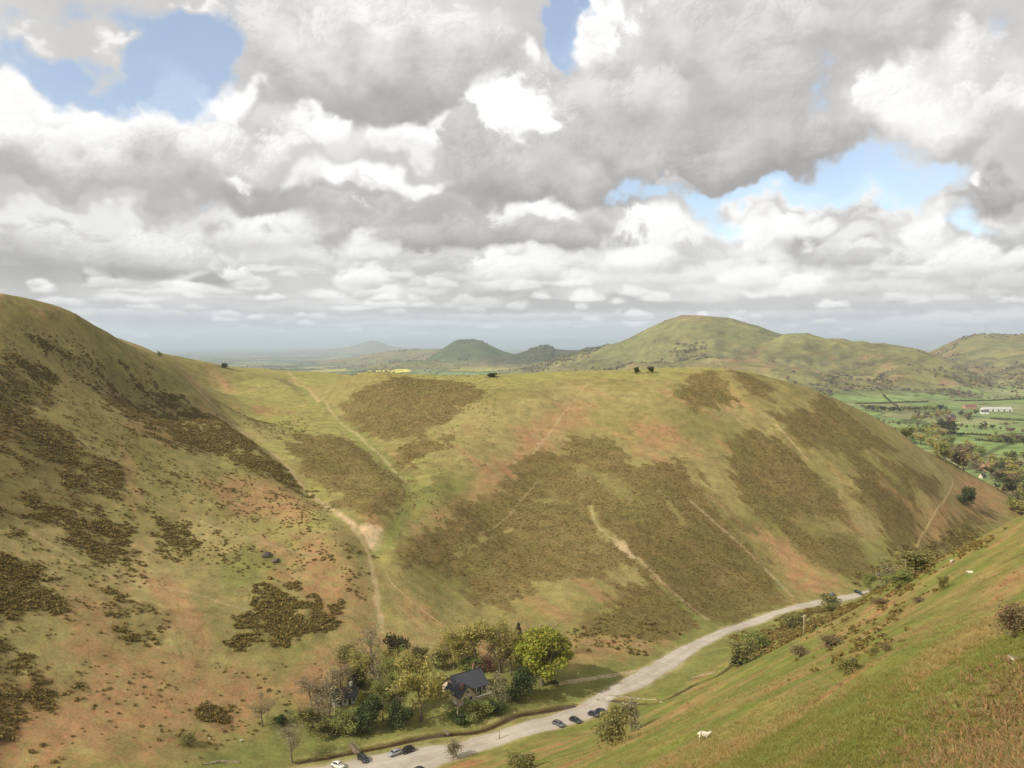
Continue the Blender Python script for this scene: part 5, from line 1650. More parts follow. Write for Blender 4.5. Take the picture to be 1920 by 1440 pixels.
def gable_roof(L, W, eave, rise, over, th, axis='x', c=(0, 0)):
    """two sloping slabs meeting at the ridge"""
    mb = MB()
    hw = W / 2 + over; k = rise / (W / 2)
    z0 = eave - over * k; z1 = eave + rise
    for sgn in (-1, 1):
        pts = [(sgn * hw, z0), (0, z1), (0, z1 + th), (sgn * hw, z0 + th)]
        if axis == 'x': mb.poly([(c[0] - L / 2 - over, c[1] + y, z) for y, z in pts], (L + 2 * over, 0, 0))
        else: mb.poly([(c[0] + y, c[1] - L / 2 - over, z) for y, z in pts], (0, L + 2 * over, 0))
    return mb


AXIS_ANG = math.atan2(.62, .78)


def build_cottage():
    f = Vector((-math.sin(AXIS_ANG), math.cos(AXIS_ANG)))
    P = COTTAGE
    c = (P.x + f.x * 3.6, P.y + f.y * 3.6, P.z - .15)
    r = empty('cottage', c, AXIS_ANG)
    r.scale = (1.1, 1.1, 1.08)
    tag(r, 'cream walled cottage with brick chimneys and a dark slate roof', 'house')
    L, W, E, RZ = 10.5, 7.6, 2.7, 3.3
    w = MB().box((0, 0, E / 2), (L, W, E))
    for sx in (-1, 1):
        w.poly([(sx * (L / 2 - .12) - .11, -W / 2, E), (sx * (L / 2 - .12) - .11, W / 2, E), (sx * (L / 2 - .12) - .11, 0, E + RZ)], (.22, 0, 0))
    w.obj('wall', M_CREAM, r)
    rf = gable_roof(L, W, E, RZ, .45, .16).obj('roof', M_SLATE, r)
    rd = MB().cyl((-L / 2 - .45, 0, E + RZ + .14), (L / 2 + .45, 0, E + RZ + .14), .13, n=8).obj('ridge', M_SLATE_D, rf)
    MB().box((3.6, .6, E + RZ + .5), (.8, .6, 1.7)).box((3.6, .6, E + RZ + 1.38), (.95, .75, .12)).cyl((3.45, .6, E + RZ + 1.4), (3.45, .6, E + RZ + 1.8), .12).cyl((3.8, .6, E + RZ + 1.4), (3.8, .6, E + RZ + 1.8), .12).obj('chimney', M_BRICK, rf)
    # brick wing towards the valley with its own dark gable roof
    wx, wy, ww, wl = -4.0, -4.4, 5.4, 5.4
    wg = MB().box((wx, wy, 1.3), (ww, wl, 2.6))
    wg.poly([(wx - ww / 2, wy - wl / 2 + .02, 2.6), (wx + ww / 2, wy - wl / 2 + .02, 2.6), (wx, wy - wl / 2 + .02, 2.6 + 2.7)], (0, .22, 0))
    wg.obj('wing_wall', M_CREAM, r)
    wr = gable_roof(wl + 2.2, ww, 2.6, 2.7, .35, .16, 'y', (wx, wy + .9)).obj('wing_roof', M_SLATE_D, r)
    MB().box((wx - 1.2, wy - wl / 2 + 1.2, 4.9), (.7, .6, 1.6)).box((wx - 1.2, wy - wl / 2 + 1.2, 5.75), (.85, .75, .12)).obj('chimney', M_BRICK, wr)
    window(r, (wx - 1.0, wy - wl / 2, 1.45), 1.1, 1.2); window(r, (wx + 1.0, wy - wl / 2, 1.45), 1.1, 1.2); window(r, (wx, wy - wl / 2, 3.5), .9, .9)
    for xx in (.2, 2.0, 4.2): window(r, (xx, -W / 2, 1.5), 1.1, 1.2)
    window(r, (L / 2, -1.2, 1.5), 1.2, 1.2, 'x', 1); window(r, (L / 2, 1.3, 1.5), 1.2, 1.2, 'x', 1)
    d = MB().box((3.1, -W / 2 - .03, 1.05), (.95, .1, 2.1)).obj('door', M_DOOR, r)
    MB().cyl((2.75, -W / 2 - .08, 1.05), (2.75, -W / 2 - .16, 1.05), .04).obj('handle', M_METAL, d)
    for xx in (-.6, 1.1, 3.0, 5.0):
        MB().box((xx, -W / 2 - .42, 1.2), (.16, .16, 2.4)).obj('veranda_post', M_FRAME, r)
    # low walls of the terrace
    t = empty('terrace_wall', (P.x, P.y, P.z - .2), AXIS_ANG)
    tag(t, 'cream stone terrace wall in front of the dark roofed cottage', 'wall')
    MB().box((1.6, -4.0, .2), (8.8, .35, 1.9)).obj('wall', M_CREAM, t)
    MB().box((1.6, -4.0, 1.21), (9.0, .5, .12)).obj('coping', M_WHITE, t)
    s = empty('garden_shed', at(862, 1318), AXIS_ANG)
    tag(s, 'small low white outbuilding below the front wing of the cottage', 'shed')
    MB().box((0, 0, .8), (3.4, 2.2, 1.6)).obj('wall', M_WHITE, s)
    MB().poly([(-1.9, -1.35, 1.6), (-1.9, 1.35, 1.95), (-1.9, 1.35, 2.05), (-1.9, -1.35, 1.7)], (3.8, 0, 0)).obj('roof', M_TIN, s)
    window(s, (-.8, -1.1, .9), .8, .7)
    MB().box((.8, -1.13, .75), (.8, .08, 1.5)).obj('door', M_DOOR, s)


def build_white_cottage():
    P = WHITE_COTTAGE
    r = empty('white_cottage', (P.x - 1.4, P.y + 1.8, P.z - .1), AXIS_ANG - .1)
    tag(r, 'white walled cottage half hidden behind bare trees on the left', 'house')
    L, W, E, RZ = 7.5, 5.2, 2.6, 2.3
    w = MB().box((0, 0, E / 2), (L, W, E))
    for sx in (-1, 1):
        w.poly([(sx * (L / 2 - .12) - .11, -W / 2, E), (sx * (L / 2 - .12) - .11, W / 2, E), (sx * (L / 2 - .12) - .11, 0, E + RZ)], (.22, 0, 0))
    w.obj('wall', M_WHITE, r)
    rf = gable_roof(L, W, E, RZ, .35, .15).obj('roof', M_SLATE_D, r)
    MB().box((2.6, 0, E + RZ + .4), (.7, .6, 1.4)).box((2.6, 0, E + RZ + 1.15), (.85, .75, .1)).obj('chimney', M_WHITE, rf)
    for xx in (-2.4, -.4, 2.4): window(r, (xx, -W / 2, 1.5), .9, 1.1)
    d = MB().box((1.1, -W / 2 - .03, 1.0), (.9, .1, 2.0)).obj('door', M_DOOR, r)
    MB().cyl((.8, -W / 2 - .08, 1.0), (.8, -W / 2 - .16, 1.0), .04).obj('handle', M_METAL, d)


build_cottage()
build_white_cottage()

# ------------------------------------------------------------------ cars
M_GLASS = paint('car_glass', lin(24, 28, 32), .05, .7); M_TYRE = paint('tyre_rubber', lin(34, 34, 34), .9, .1); M_RIM = paint('wheel_alloy', lin(150, 150, 150), .35, .5, .8)
M_LAMP = paint('headlamp_lens', lin(230, 230, 226), .1, .6); M_TAIL = paint('tail_lens', lin(140, 20, 18), .2, .5); M_PLATE = paint('number_plate', lin(224, 220, 190), .6)


def loft(mb, secs, cap=True):
    """closed rings of equal length joined in order"""
    rings = [[mb.bm.verts.new(p) for p in s] for s in secs]
    n = len(rings[0])
    for a, b in zip(rings, rings[1:]):
        for i in range(n): mb.bm.faces.new((a[i], a[(i + 1) % n], b[(i + 1) % n], b[i]))
    if cap: mb.bm.faces.new(rings[0][::-1]); mb.bm.faces.new(rings[-1])
    return mb


def car_meshes(tall=0.0):
    body = MB()
    prof = [(-2.12, .42, .62, .74), (-2.05, .30, .80, .82), (-1.6, .24, .96, .87), (-.9, .22, 1.0, .88), (0, .21, .98, .89), (.8, .22, .95, .88), (1.5, .24, .86, .86), (1.98, .30, .72, .80), (2.12, .42, .60, .70)]
    secs = []
    for x, zb, zt, hw in prof:
        zt += tall * .3
        secs.append([(x, -hw * .94, zb), (x, -hw, zb + .16), (x, -hw, zt - .18), (x, -hw * .9, zt - .03), (x, -hw * .5, zt), (x, hw * .5, zt), (x, hw * .9, zt - .03), (x, hw, zt - .18), (x, hw, zb + .16), (x, hw * .94, zb)])
    loft(body, secs)
    roof = [(-1.75, .93, .92, .70), (-1.35, .93, 1.30, .68), (-.7, .93, 1.45, .66), (.1, .93, 1.46, .66), (.55, .93, 1.36, .67), (1.15, .90, .96, .72)]
    secs = []
    for x, zb, zt, hw in roof:
        zb += tall * .3; zt += tall
        top = hw * (.80 if zt - zb > .2 else .97)
        secs.append([(x, -hw, zb), (x, -top, zt - .05), (x, -top * .85, zt), (x, top * .85, zt), (x, top, zt - .05), (x, hw, zb)])
    loft(body, secs)
    g = MB()
    h = tall
    for sy in (-1, 1):
        q = [(-1.32, .99 + h * .3), (-1.12, 1.28 + h), (.35, 1.33 + h), (.78, .99 + h * .3)]
        pts = []
        for x, z in q: pts.append((x, sy * (.715 - (.13 * (z - .99 - h * .3) / (.36 + h * .7 + 1e-6))), z))
        g.poly(pts, (0, sy * .02, 0))
    g.poly([(.66, -.56, 1.31 + h), (.66, .56, 1.31 + h), (1.10, .64, .99 + h * .3), (1.10, -.64, .99 + h * .3)], (.05, 0, .05))
    g.poly([(-1.40, -.54, 1.25 + h), (-1.40, .54, 1.25 + h), (-1.72, .60, .98 + h * .3), (-1.72, -.60, .98 + h * .3)], (-.05, 0, .05))
    ty = MB().cyl((0, -.10, 0), (0, .10, 0), .325, n=18); rim = MB().cyl((0, -.115, 0), (0, .115, 0), .20, n=12)
    hl = MB().box((0, 0, 0), (.10, .34, .14), 0, .03); tl = MB().box((0, 0, 0), (.08, .26, .2), 0, .02); pl = MB().box((0, 0, 0), (.03, .52, .11))
    return dict(body=body.mesh('body', None, True), window=g.mesh('window', M_GLASS), tyre=ty.mesh('tyre', M_TYRE, False), rim=rim.mesh('rim', M_RIM), headlight=hl.mesh('headlight', M_LAMP), tail=tl.mesh('tail_light', M_TAIL), plate=pl.mesh('number_plate', M_PLATE), tall=tall)


CARM = [car_meshes(0.0), car_meshes(.22)]
_bodies = {}


def car(px, py, heading, rgb, label, kind=0, group='cars parked along the valley road', p=None):
    mset = CARM[kind]
    key = (kind, rgb)
    if key not in _bodies:
        me = mset['body'].copy(); me.name = 'body'
        me.materials.clear(); me.materials.append(paint('car_paint', lin(*rgb), .28, .5, .1, .6)); _bodies[key] = me
    P = p or at(px, py)
    f = Vector((heading[0], heading[1])).normalized()
    zf = float(gz(P.x + f.x * 1.3, P.y + f.y * 1.3)[0]); zb = float(gz(P.x - f.x * 1.3, P.y - f.y * 1.3)[0])
    r = empty('parked_car', (P.x, P.y, (zf + zb) / 2 + .15), math.atan2(f.y, f.x))
    r.rotation_euler = (0, -math.atan2(zf - zb, 2.6), math.atan2(f.y, f.x))
    tag(r, label, 'car', group)

    def part(nm, me, loc=(0, 0, 0), parent=r):
        o = bpy.data.objects.new(nm, me); o.location = loc; col.objects.link(o); o.parent = parent
        return o
    part('body', _bodies[key]); part('window', mset['window'])
    for sx in (1.32, -1.30):
        for sy in (-.80, .80):
            w = empty('wheel', (sx, sy, .325)); w.parent = r
            part('tyre', mset['tyre'], (0, 0, 0), w); part('rim', mset['rim'], (0, 0, 0), w)
    for sy in (-.56, .56):
        part('headlight', mset['headlight'], (2.04, sy, .60)); part('tail_light', mset['tail'], (-2.07, sy, .70))
    part('number_plate', mset['plate'], (2.13, 0, .46)); part('number_plate', mset['plate'], (-2.13, 0, .52))


NOSE_IN = (.66, -.75); ALONG = (.76, .65); BACK = (-.80, -.60)
for a in [
    (1047, 1361, NOSE_IN, (92, 92, 96), 'grey car, leftmost of the four parked nose in at the lay-by'),
    (1079, 1354, NOSE_IN, (22, 24, 26), 'black car parked alone, second from the left in the lay-by'),
    (1114, 1343, NOSE_IN, (46, 46, 54), 'dark car, left one of the close pair in the lay-by'),
    (1128, 1338, (.72, -.69), (40, 44, 52), 'dark car, right one of the close pair in the lay-by'),
    (681, 1427, NOSE_IN, (38, 40, 46), 'dark car parked at the road end of the footbridge', 1),
    (741, 1416, BACK, (160, 160, 164), 'silver car parked close behind a black one by the stream'),
    (764, 1411, BACK, (20, 22, 28), 'black car parked close ahead of a silver one by the stream', 1),
    (634, 1440, (.8, -.6), (226, 222, 208), 'cream white car cut by the bottom edge of the picture', 1),
    (786, 1450, ALONG, (40, 52, 60), 'dark teal car whose roof shows at the bottom edge of the picture', 1),
    (1036, 1281, (.97, .22), (26, 24, 28), 'dark car under the bright green tree at the end of the track'),
    (1560, 1117, ALONG, (112, 126, 140), 'blue grey car on the left verge near the far end of the road'),
    (1609, 1113, (.6, -.8), (24, 26, 28), 'dark car parked at the very far end of the road'),
]:
    car(*a)

# ------------------------------------------------------------------ sheep
M_WOOL = rough_material('sheep_wool', lin(226, 216, 192), lin(196, 184, 158), 9, 1.0, .05, .8, .04); M_FACE = rough_material('sheep_face', lin(214, 204, 186), lin(180, 168, 150), 6, .9, .1)


def sheep_mesh(pose):
    """one skinned body: barrel, neck, head, four jointed legs, tail"""
    me = bpy.data.meshes.new('sheep')
    hz = {'graze': .34, 'stand': .86, 'lie': .62}[pose]
    drop = .40 if pose == 'lie' else 0.0
    V = [(-.10, 0, .68), (-.42, 0, .68), (.22, 0, .68), (.46, 0, .72), (.62, 0, .74 if pose != 'graze' else .60), (.76, 0, hz + .04), (.92, 0, hz - .04)]
    R = [.27, .25, .26, .20, .12, .11, .065]
    E = [(0, 1), (0, 2), (2, 3), (3, 4), (4, 5), (5, 6)]
    if pose == 'stand': V[4] = (.58, 0, .82); V[5] = (.68, 0, .93); V[6] = (.86, 0, .86)
    for sx, root in ((.30, 2), (-.42, 1)):
        for sy in (-1, 1):
            n = len(V)
            if pose == 'lie':
                V += [(sx, sy * .17, .52), (sx + .14, sy * .24, .44), (sx + .02, sy * .26, .43)]
            elif sx > 0: V += [(sx, sy * .13, .46), (sx + .01, sy * .14, .26), (sx, sy * .14, .03)]
            else: V += [(sx + .03, sy * .14, .48), (sx - .09, sy * .145, .30), (sx - .03, sy * .145, .03)]
            R += [.095, .05, .04]
            E += [(root, n), (n, n + 1), (n + 1, n + 2)]
    n = len(V); V += [(-.66, 0, .66), (-.70, 0, .48)]; R += [.07, .045]; E += [(1, n), (n, n + 1)]
    n = len(V)
    ex, ez = V[5][0] - .03, V[5][2] + .09
    V += [(ex - .04, -.13, ez), (ex - .04, .13, ez)]; R += [.035, .035]; E += [(5, n), (5, n + 1)]
    V = [(x, y, z - drop) for x, y, z in V]
    me.from_pydata(V, E, [])
    ob = bpy.data.objects.new('sheep', me); col.objects.link(ob)
    ob.modifiers.new('s', 'SKIN'); sd = ob.modifiers.new('d', 'SUBSURF'); sd.levels = 2; sd.render_levels = 2
    for i, v in enumerate(me.skin_vertices[0].data): v.radius = (R[i], R[i]); v.use_root = (i == 0)
    dg = bpy.context.evaluated_depsgraph_get()
    out = bpy.data.meshes.new_from_object(ob.evaluated_get(dg))
    bpy.data.objects.remove(ob)
    out.name = 'sheep'; out.materials.clear(); out.materials.append(M_WOOL); out.materials.append(M_FACE)
    cx = np.zeros(len(out.polygons) * 3); out.polygons.foreach_get('center', cx); cx = cx.reshape(-1, 3)
    mi = ((cx[:, 0] > .64) | ((cx[:, 2] + drop < .34) & (drop == 0))).astype(np.int32)
    out.polygons.foreach_set('material_index', mi)
    out.polygons.foreach_set('use_smooth', np.ones(len(out.polygons), bool))
    return out


SHEEP = {k: sheep_mesh(k) for k in ('graze', 'stand', 'lie')}
for px, py, pose, ang, sc, label in [
    (1320, 1387, 'stand', -10, 1.12, 'white sheep standing side on in the middle of the near slope'), (1820, 1075, 'lie', 160, 1.25, 'cream sheep lying on the upper near slope'), (1785, 1056, 'graze', 30, 1.2, 'small white sheep near the brow of the near slope'),
    (453, 1391, 'graze', 20, 1.1, 'white sheep alone in the middle of the green paddock'), (393, 1386, 'lie', 100, 1.0, 'pale sheep lying at the left end of the green paddock'), (543, 1387, 'graze', 170, 1.0, 'pale sheep at the foot of the thin bare paddock tree'),
    (1010, 835, 'stand', 0, 1.6, 'tiny white sheep high on the middle hill above the heather'), (1618, 1199, 'lie', 40, .9, 'small pale sheep below the orange bracken, by dark shrubs'),
]:
    p = at(px, py)
    o = bpy.data.objects.new('sheep', SHEEP[pose]); o.location = (p.x, p.y, p.z - .01); o.rotation_euler = (0, 0, math.radians(ang)); o.scale = (sc * .70,) * 3
    col.objects.link(o)
    tag(o, label, 'sheep', 'sheep grazing the valley')


# ------------------------------------------------------------------ poles, bridges, signs, stones
def pole(px, py, h_px, label, arms=True):
    p = at(px, py); d = proj([p])[2][0]; h = h_px * d / FPX
    r = empty('utility_pole', (p.x, p.y, p.z - .3), AXIS_ANG)
    tag(r, label, 'pole', 'utility poles in the valley')
    MB().cyl((0, 0, 0), (0, 0, h + .3), .19, .14, 10).obj('pole', M_POLE, r, True)
    if arms:
        MB().box((0, .17, h - .25), (1.5, .10, .12)).obj('crossarm', M_POLE, r)
        for x in (-.62, .0, .62): MB().cyl((x, .17, h - .19), (x, .17, h + .02), .06, .04, 8).obj('insulator', M_FRAME, r)


pole(858, 1356, 33, 'short pale utility pole in front of the cottage hedge')
pole(1698, 1085, 38, 'tall pale utility pole beyond the brow of the near slope')
pole(1507, 1192, 40, 'thin utility pole by the stream near the road end')
pole(936, 1386, 18, 'low pale post on the right verge of the road', False)


def footbridge(pa, pb, w, label, rails=True):
    a, b = at(*pa), at(*pb)
    d = Vector((b.x - a.x, b.y - a.y)); L = d.length
    z = max(a.z, b.z) + .25
    r = empty('footbridge', ((a.x + b.x) / 2, (a.y + b.y) / 2, z), math.atan2(d.y, d.x))
    tag(r, label, 'bridge')
    mb = MB(); n = int(L / .22)
    for i in range(n): mb.box((-L / 2 + (i + .5) * L / n, 0, .06), (L / n - .02, w, .05))
    mb.obj('deck', M_WOOD, r)
    for sy in (-1, 1): MB().box((0, sy * (w / 2 - .12), -.07), (L, .14, .2)).obj('beam', M_WOOD, r)
    if rails:
        for sy in (-1, 1):
            k = MB().box((0, sy * w / 2, 1.0), (L, .07, .09)).box((0, sy * w / 2, .55), (L, .05, .07))
            for x in (-L / 2 + .1, 0, L / 2 - .1): k.box((x, sy * w / 2, .5), (.09, .09, 1.05))
            k.obj('handrail', M_WOOD, r)


footbridge((656, 1396), (671, 1417), 1.5, 'pale wooden footbridge over the stream by the dark car')
footbridge((832, 1370), (842, 1382), 1.0, 'short pale plank bridge over the stream below the pole', False)


def small_sign(px, py, rgb, label):
    p = at(px, py)
    r = empty('marker_post', (p.x, p.y, p.z - .1), .2)
    tag(r, label, 'post')
    MB().box((0, 0, .55), (.12, .12, 1.3)).obj('post', M_WOOD, r)
    MB().box((0, -.08, 1.1), (.42, .05, .5), 0, .01).obj('board', paint('board_paint', lin(*rgb), .6), r)


small_sign(1084, 1268, (232, 230, 220), 'small white board on a post above the pale track')
small_sign(1075, 1261, (214, 206, 90), 'small yellow board on a post above the pale track')


def rock(name, px, py, size, label, mat, seed, flat=.6):
    p = at(px, py)
    rs = np.random.RandomState(seed)
    bm = bmesh.new(); bmesh.ops.create_icosphere(bm, subdivisions=3, radius=1.0)
    ax = rs.normal(size=(9, 3)); ax /= np.linalg.norm(ax, axis=1)[:, None]
    for v in bm.verts:
        c = np.array(v.co); s = 1.0
        for a_ in ax: s = min(s, .72 / max(.2, float(c @ a_)) if c @ a_ > .72 else s)
        v.co = Vector(c * s * np.array([1, .8, flat]) * size * (1 + .04 * rs.normal()))
    me = bpy.data.meshes.new(name); bm.to_mesh(me); bm.free()
    o = link_obj(name, me, mat); o.location = (p.x, p.y, p.z + size * flat * .15); o.rotation_euler = (0, 0, rs.rand() * 6)
    tag(o, label, 'rock')


rock('rock_outcrop', 500, 1042, 2.6, 'dark broken crag on the left hill, upper of two', M_DARKROCK, 3, .5)
rock('rock_outcrop', 517, 1052, 1.9, 'dark broken crag on the left hill, lower of two', M_DARKROCK, 4, .45)
rock('boulder', 1902, 1236, .42, 'pale flat boulder near the right edge of the near slope', M_STONE, 5, .3)
rock('boulder', 1120, 1313, .9, 'pale stone block at the road culvert, left side', M_STONE, 6, .4)
rock('boulder', 1240, 1317, .8, 'pale stones at the right end of the culvert stream', M_STONE, 7, .4)

# stone bank walls where the road crosses the stream
def bank_wall(name, pts, h, th, label):
    L = smooth_line(ats(pts), 1.0, 2); a, b = side(L, th / 2); n = len(L)
    z = gz(L[:, 0], L[:, 1])
    V = np.r_[np.c_[a, z - .6], np.c_[b, z - .6], np.c_[b, z + h * (.1 + .75 * rng.rand(n))], np.c_[a, z + h * (.1 + .75 * rng.rand(n))]]
    Q = []
    for i in range(n - 1):
        for k in range(4): Q.append((k * n + i, k * n + i + 1, ((k + 1) % 4) * n + i + 1, ((k + 1) % 4) * n + i))
    o = link_obj(name, quads_mesh(name, V, np.array(Q)), M_STONE)
    tag(o, label, 'wall')


bank_wall('stone_bank', [(1138, 1304), (1165, 1306), (1200, 1310), (1232, 1312)], .5, .5, 'low pale stone bank along the stream right of the road')
bank_wall('stone_bank', [(1296, 1272), (1316, 1266), (1342, 1261)], .5, .5, 'pale stone bank on the bend below the near slope')
bank_wall('stone_bank', [(380, 1434), (420, 1428), (450, 1430)], .7, .6, 'pale stone bank at the bottom edge left of the paddock')


# ------------------------------------------------------------------ the far valley: farms, hedges, trees, woods
def far_house(name, px, py, w_m, d_m, eave, rise, mat, roofm, label, rz=.2, wins=3, cat='house'):
    p = at(px, py, rmin=880)
    r = empty(name, (p.x, p.y, p.z - .4), rz)
    tag(r, label, cat)
    w = MB().box((0, 0, eave / 2), (w_m, d_m, eave))
    for sx in (-1, 1): w.poly([(sx * (w_m / 2 - .2) - .15, -d_m / 2, eave), (sx * (w_m / 2 - .2) - .15, d_m / 2, eave), (sx * (w_m / 2 - .2) - .15, 0, eave + rise)], (.3, 0, 0))
    w.obj('wall', mat, r)
    rf = gable_roof(w_m, d_m, eave, rise, .5, .25).obj('roof', roofm, r)
    if cat == 'house':
        MB().box((w_m * .35, 0, eave + rise + .6), (1.0, .9, 2.0)).obj('chimney', M_BRICK, rf)
        for i in range(wins): window(r, (-w_m / 2 + (i + .5) * w_m / wins, -d_m / 2, eave * .62), 1.3, 1.4)
        MB().box((0, -d_m / 2 - .05, 1.2), (1.1, .12, 2.2)).obj('door', M_DOOR, r)
    else:
        for i in range(wins): MB().box((-w_m / 2 + (i + .5) * w_m / wins, -d_m / 2 - .05, eave * .4), (3.2, .14, eave * .75)).obj('door', M_DOOR, r)


far_house('barn', 1868, 771, 62, 16, 5, 4, M_WHITE, M_TIN, 'long white roofed barn in the far valley', .06, 5, 'barn')
far_house('farmhouse', 1818, 766, 26, 12, 6, 4, M_PINK, M_REDROOF, 'red brick farm building left of the long white barn', .1, 4)
far_house('farmhouse', 1846, 776, 14, 9, 5, 3.5, M_WHITE, M_SLATE, 'small white house below the long white barn', -.2, 3)
far_house('farmhouse', 1784, 788, 13, 9, 7, 4, M_PINK, M_SLATE, 'tall pale pink house beside dark trees in the far valley', .5, 3)
far_house('farmhouse', 1760, 802, 9, 7, 5, 3, M_WHITE, M_TIN, 'bright white house, left of two above the big dark tree', .0, 2)
far_house('farmhouse', 1771, 802, 9, 7, 5, 3, M_WHITE, M_TIN, 'bright white house, right of two above the big dark tree', .0, 2)
far_house('farmhouse', 1842, 882, 8, 7, 5.5, 4, M_PINK, M_REDROOF, 'pink gabled house among the valley trees, left of two', 1.2, 2)
far_house('farmhouse', 1853, 881, 7, 7, 5.5, 4, M_PINK, M_REDROOF, 'pink gabled house among the valley trees, right of two', 1.2, 2)
far_house('farmhouse', 1842, 896, 6, 4.5, 3, 2.4, M_CREAM, M_SLATE, 'white house just below the two pink gabled houses', .4, 2)

FAR_TREES = [  # (pixel polygon or line, how many, kinds, height range m, label)
    ('line', [(1618, 770), (1640, 772), (1670, 774), (1700, 772), (1740, 773), (1775, 772)], 30, ('far_dark', 'far_dark', 'far_green'), (10, 15), 'dark tree in the long belt across the bright green fields'),
    ('poly', [(1708, 778), (1780, 776), (1785, 794), (1712, 792)], 22, ('far_bare', 'far_bare', 'far_oak'), (9, 14), 'brownish bare tree in the copse left of the pale pink house'),
    ('line', [(1625, 788), (1660, 795), (1720, 800), (1790, 803), (1850, 806), (1920, 812)], 26, ('far_bare', 'far_dark', 'far_bare'), (6, 9), 'small dark tree along the straight lane across the valley'),
    ('poly', [(1800, 778), (1838, 778), (1838, 796), (1800, 796)], 8, ('far_bare', 'far_dark'), (9, 13), 'bare tree between the pale pink house and the farm'),
    ('poly', [(1690, 826), (1730, 808), (1770, 812), (1790, 840), (1800, 868), (1830, 890), (1800, 882), (1760, 862)], 48, ('far_oak', 'far_oak', 'far_bare', 'far_green'), (12, 18), 'yellow brown budding tree in the wood behind the right flank'),
    ('poly', [(1760, 808), (1782, 808), (1784, 832), (1758, 832)], 5, ('far_dark',), (20, 26), 'tall dark evergreen below the two bright white houses'),
    ('poly', [(1790, 845), (1822, 840), (1840, 870), (1830, 892)], 14, ('far_bare', 'far_bare', 'far_oak'), (12, 16), 'reddish brown bare tree left of the pink gabled houses'),
    ('poly', [(1826, 848), (1842, 848), (1846, 862), (1830, 860)], 3, ('far_green',), (12, 15), 'rounded mid green tree beside the small green field'),
    ('poly', [(1860, 862), (1935, 870), (1945, 930), (1890, 935), (1850, 905)], 40, ('far_oak', 'far_dark', 'far_bare', 'far_green'), (11, 16), 'tree in the mixed wood at the right edge below the farm'),
    ('poly', [(1880, 925), (1945, 930), (1945, 985), (1900, 978)], 22, ('far_bare', 'far_oak', 'far_green'), (8, 12), 'tree at the valley mouth, right edge, beyond the near brow'),
    ('poly', [(1840, 800), (1930, 800), (1930, 840), (1850, 842)], 14, ('far_bare', 'far_green', 'far_dark'), (8, 13), 'scattered hedgerow tree in the flat fields at the right edge'),
    ('line', [(1850, 826), (1880, 824), (1920, 826)], 9, ('far_bare', 'far_oak'), (7, 10), 'hedgerow tree above the small bright green field'),
]


def build_far_trees():
    rs = np.random.RandomState(31)
    n = 0
    for typ, pts, cnt, kinds, hr, label in FAR_TREES:
        for i in range(cnt):
            if typ == 'line':
                t = (i + .2 + .6 * rs.rand()) / cnt * (len(pts) - 1); k = min(int(t), len(pts) - 2); f = t - k
                px = pts[k][0] * (1 - f) + pts[k + 1][0] * f; py = pts[k][1] * (1 - f) + pts[k + 1][1] * f + rs.normal() * .8
            else:
                A = np.array(pts, float)
                while True:
                    px = rs.uniform(A[:, 0].min(), A[:, 0].max()); py = rs.uniform(A[:, 1].min(), A[:, 1].max())
                    if poly_sd(np.array([px]), np.array([py]), A)[0] > 0: break
            p = at(px, py, rmin=800)
            h = rs.uniform(*hr)
            plant(kinds[rs.randint(len(kinds))], rs.randint(3), 'valley_tree', (p.x, p.y, p.z - .3), h, h * rs.uniform(.75, 1.1), label, 'tree', label.replace('tree', 'trees', 1))
            n += 1
    print('far trees', n)


build_far_trees()

M_HEDGE = leaf_material('hedge_leaves', lin(104, 100, 66), .35, .3); M_WOODS = leaf_material('bare_woodland', lin(132, 118, 96), .3, .25); M_SCRUB = leaf_material('hill_scrub', lin(116, 110, 74), .3, .25)
HEDGES = [([(1655, 740), (1668, 752), (1682, 762)], 'dark hedge slanting down the bright green field'), ([(1604, 758), (1640, 757), (1690, 755), (1740, 754)], 'thin hedge along the top of the bright green field'),
          ([(1640, 800), (1700, 808), (1760, 812), (1830, 816), (1930, 822)], 'low hedge below the straight lane'), ([(1700, 820), (1760, 824)], 'short hedge behind the right flank'), ([(1830, 826), (1880, 830), (1930, 830)], 'hedge along the top of the small green field'),
          ([(1790, 752), (1850, 752), (1930, 748)], 'hedge above the farm in the far valley'), ([(1860, 786), (1930, 790)], 'hedge below the long white barn')]
_hv = [bush_variant(900 + k, 16, .8, 1.1) for k in range(4)]
for ln, label in HEDGES:
    A = np.array([tuple(at(a, b, rmin=880)[:2]) for a, b in ln]); L = resample(A, 2.0) + rng.normal(size=(len(resample(A, 2.0)), 2)) * .4
    V = merge_copies(_hv, np.c_[L, gz(L[:, 0], L[:, 1])], np.c_[1.5 + .8 * rng.rand(len(L)), 1.9 + 1.4 * rng.rand(len(L))], rng)
    tag(link_obj('hedge', quads_mesh('hedge', V, quads_of(len(V) // 4)), M_HEDGE), label, 'hedge')


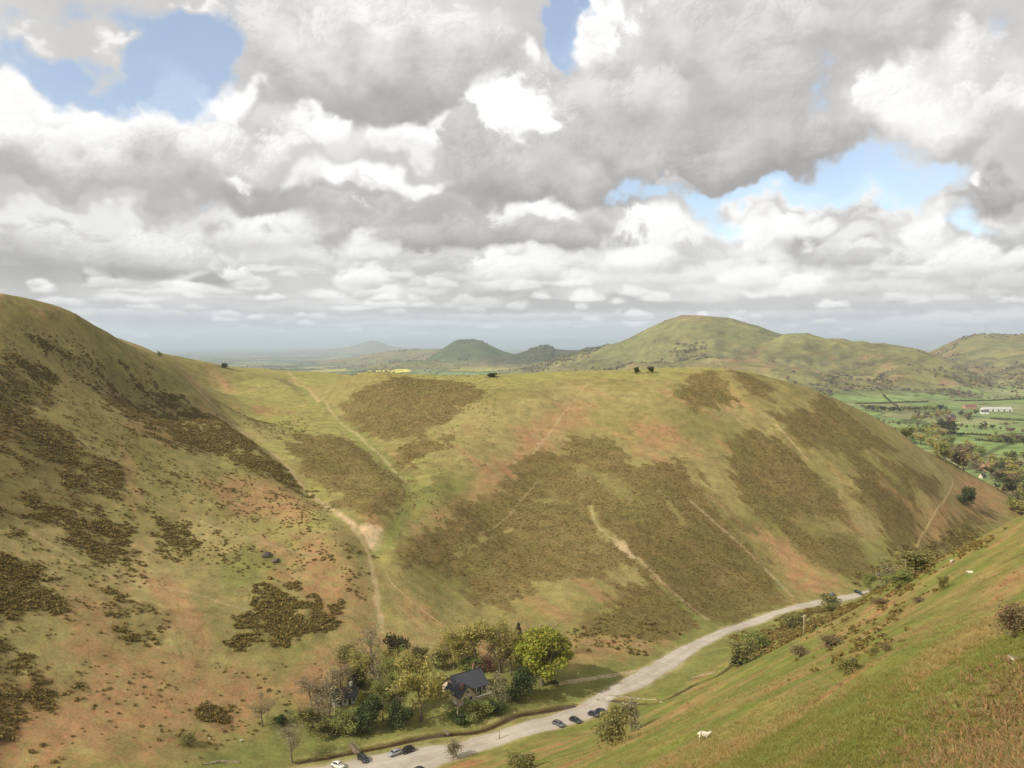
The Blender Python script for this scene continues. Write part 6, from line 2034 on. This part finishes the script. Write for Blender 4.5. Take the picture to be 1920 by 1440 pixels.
def build_woods():
    rs = np.random.RandomState(41)
    n = 90000
    y = np.exp(rs.uniform(math.log(1250), math.log(9000), n)); x = y * np.tan(np.radians(rs.uniform(-22, 36, n)))
    z = gz(x, y); up = z - CZ + 150 + 58 * sstep(y, 3600, 8500)
    w1 = fbm(x, y, 420, 4, 120); n1 = fbm(x, y, 260, 5, 130, .6); n2 = fbm(x, y, 90, 4, 136, .6)
    pw = sstep(w1, .16, .26) * sstep(y, 1900, 2600) * .8
    px, py, _ = proj(np.c_[x, y, z])
    belt = np.exp(-((px - 1890) / 70) ** 2 - ((py - 715) / 14) ** 2) + np.exp(-((px - 1790) / 80) ** 2 - ((py - 700) / 9) ** 2) * .5
    foot = sstep(110 - up, 0, 60) * sstep(up, 8, 25) * sstep(-n2 + .5 * n1, .05, .35) * .35
    k = rs.rand(n) < np.clip(pw + belt * .5 + foot, 0, .9)
    k &= ~((np.abs(px - 1650) < 90) & (py > 733) & (y < 2600))
    P = np.c_[x, y, z - .5][k]
    s = rs.uniform(3.0, 6.0, len(P)) * (.7 + .3 * P[:, 1] / 4000)
    var = [bush_variant(950 + q, 8, 1.1, 1.0) for q in range(5)]
    V = merge_copies(var, P, np.c_[s, s * .95], rs)
    tag(link_obj('woodland', quads_mesh('woodland', V, quads_of(len(V) // 4)), M_WOODS), 'brown bare woodland on the lower slopes of the distant hills', kind='stuff')
    k2 = (rs.rand(n) < sstep(up, 15, 50) * (.10 + .5 * sstep(n2 * -1 - .3 * n1, .0, .5)) * .22) & (y < 5200)
    P = np.c_[x, y, z - .3][k2]; s = rs.uniform(1.0, 2.6, len(P))
    V = merge_copies(var, P, np.c_[s, s * .8], rs)
    tag(link_obj('scrub', quads_mesh('scrub', V, quads_of(len(V) // 4)), M_SCRUB), 'scattered scrub dotted over the distant hills', kind='stuff')
    print('woods', k.sum(), k2.sum())


build_woods()


# ------------------------------------------------------------------ the air
def build_haze():
    x0, x1, y0, y1, z0, z1 = -80000, 80000, -300, 80000, float(GZ.min()) - 1.0, max(float(GZ.max()) + 8.0, CZ + 8.0)
    bm = bmesh.new()
    bmesh.ops.create_cube(bm, size=1.0)
    for v in bm.verts:
        v.co = Vector(((x0 if v.co.x < 0 else x1), (y0 if v.co.y < 0 else y1), (z0 if v.co.z < 0 else z1)))
    me = bpy.data.meshes.new('haze'); bm.to_mesh(me); bm.free()
    m, T = new_mat('valley_air')
    pv = T.n('ShaderNodeVolumePrincipled')
    pv.inputs['Color'].default_value = (.74, .85, 1.0, 1)
    pv.inputs['Density'].default_value = 7.0e-5
    pv.inputs['Anisotropy'].default_value = .25
    o = T.n('ShaderNodeOutputMaterial'); T.link(pv.outputs[0], o.inputs['Volume'])
    ob = link_obj('haze', me, m)
    tag(ob, 'pale blue distance haze over the valley and plain', kind='stuff')


build_haze()
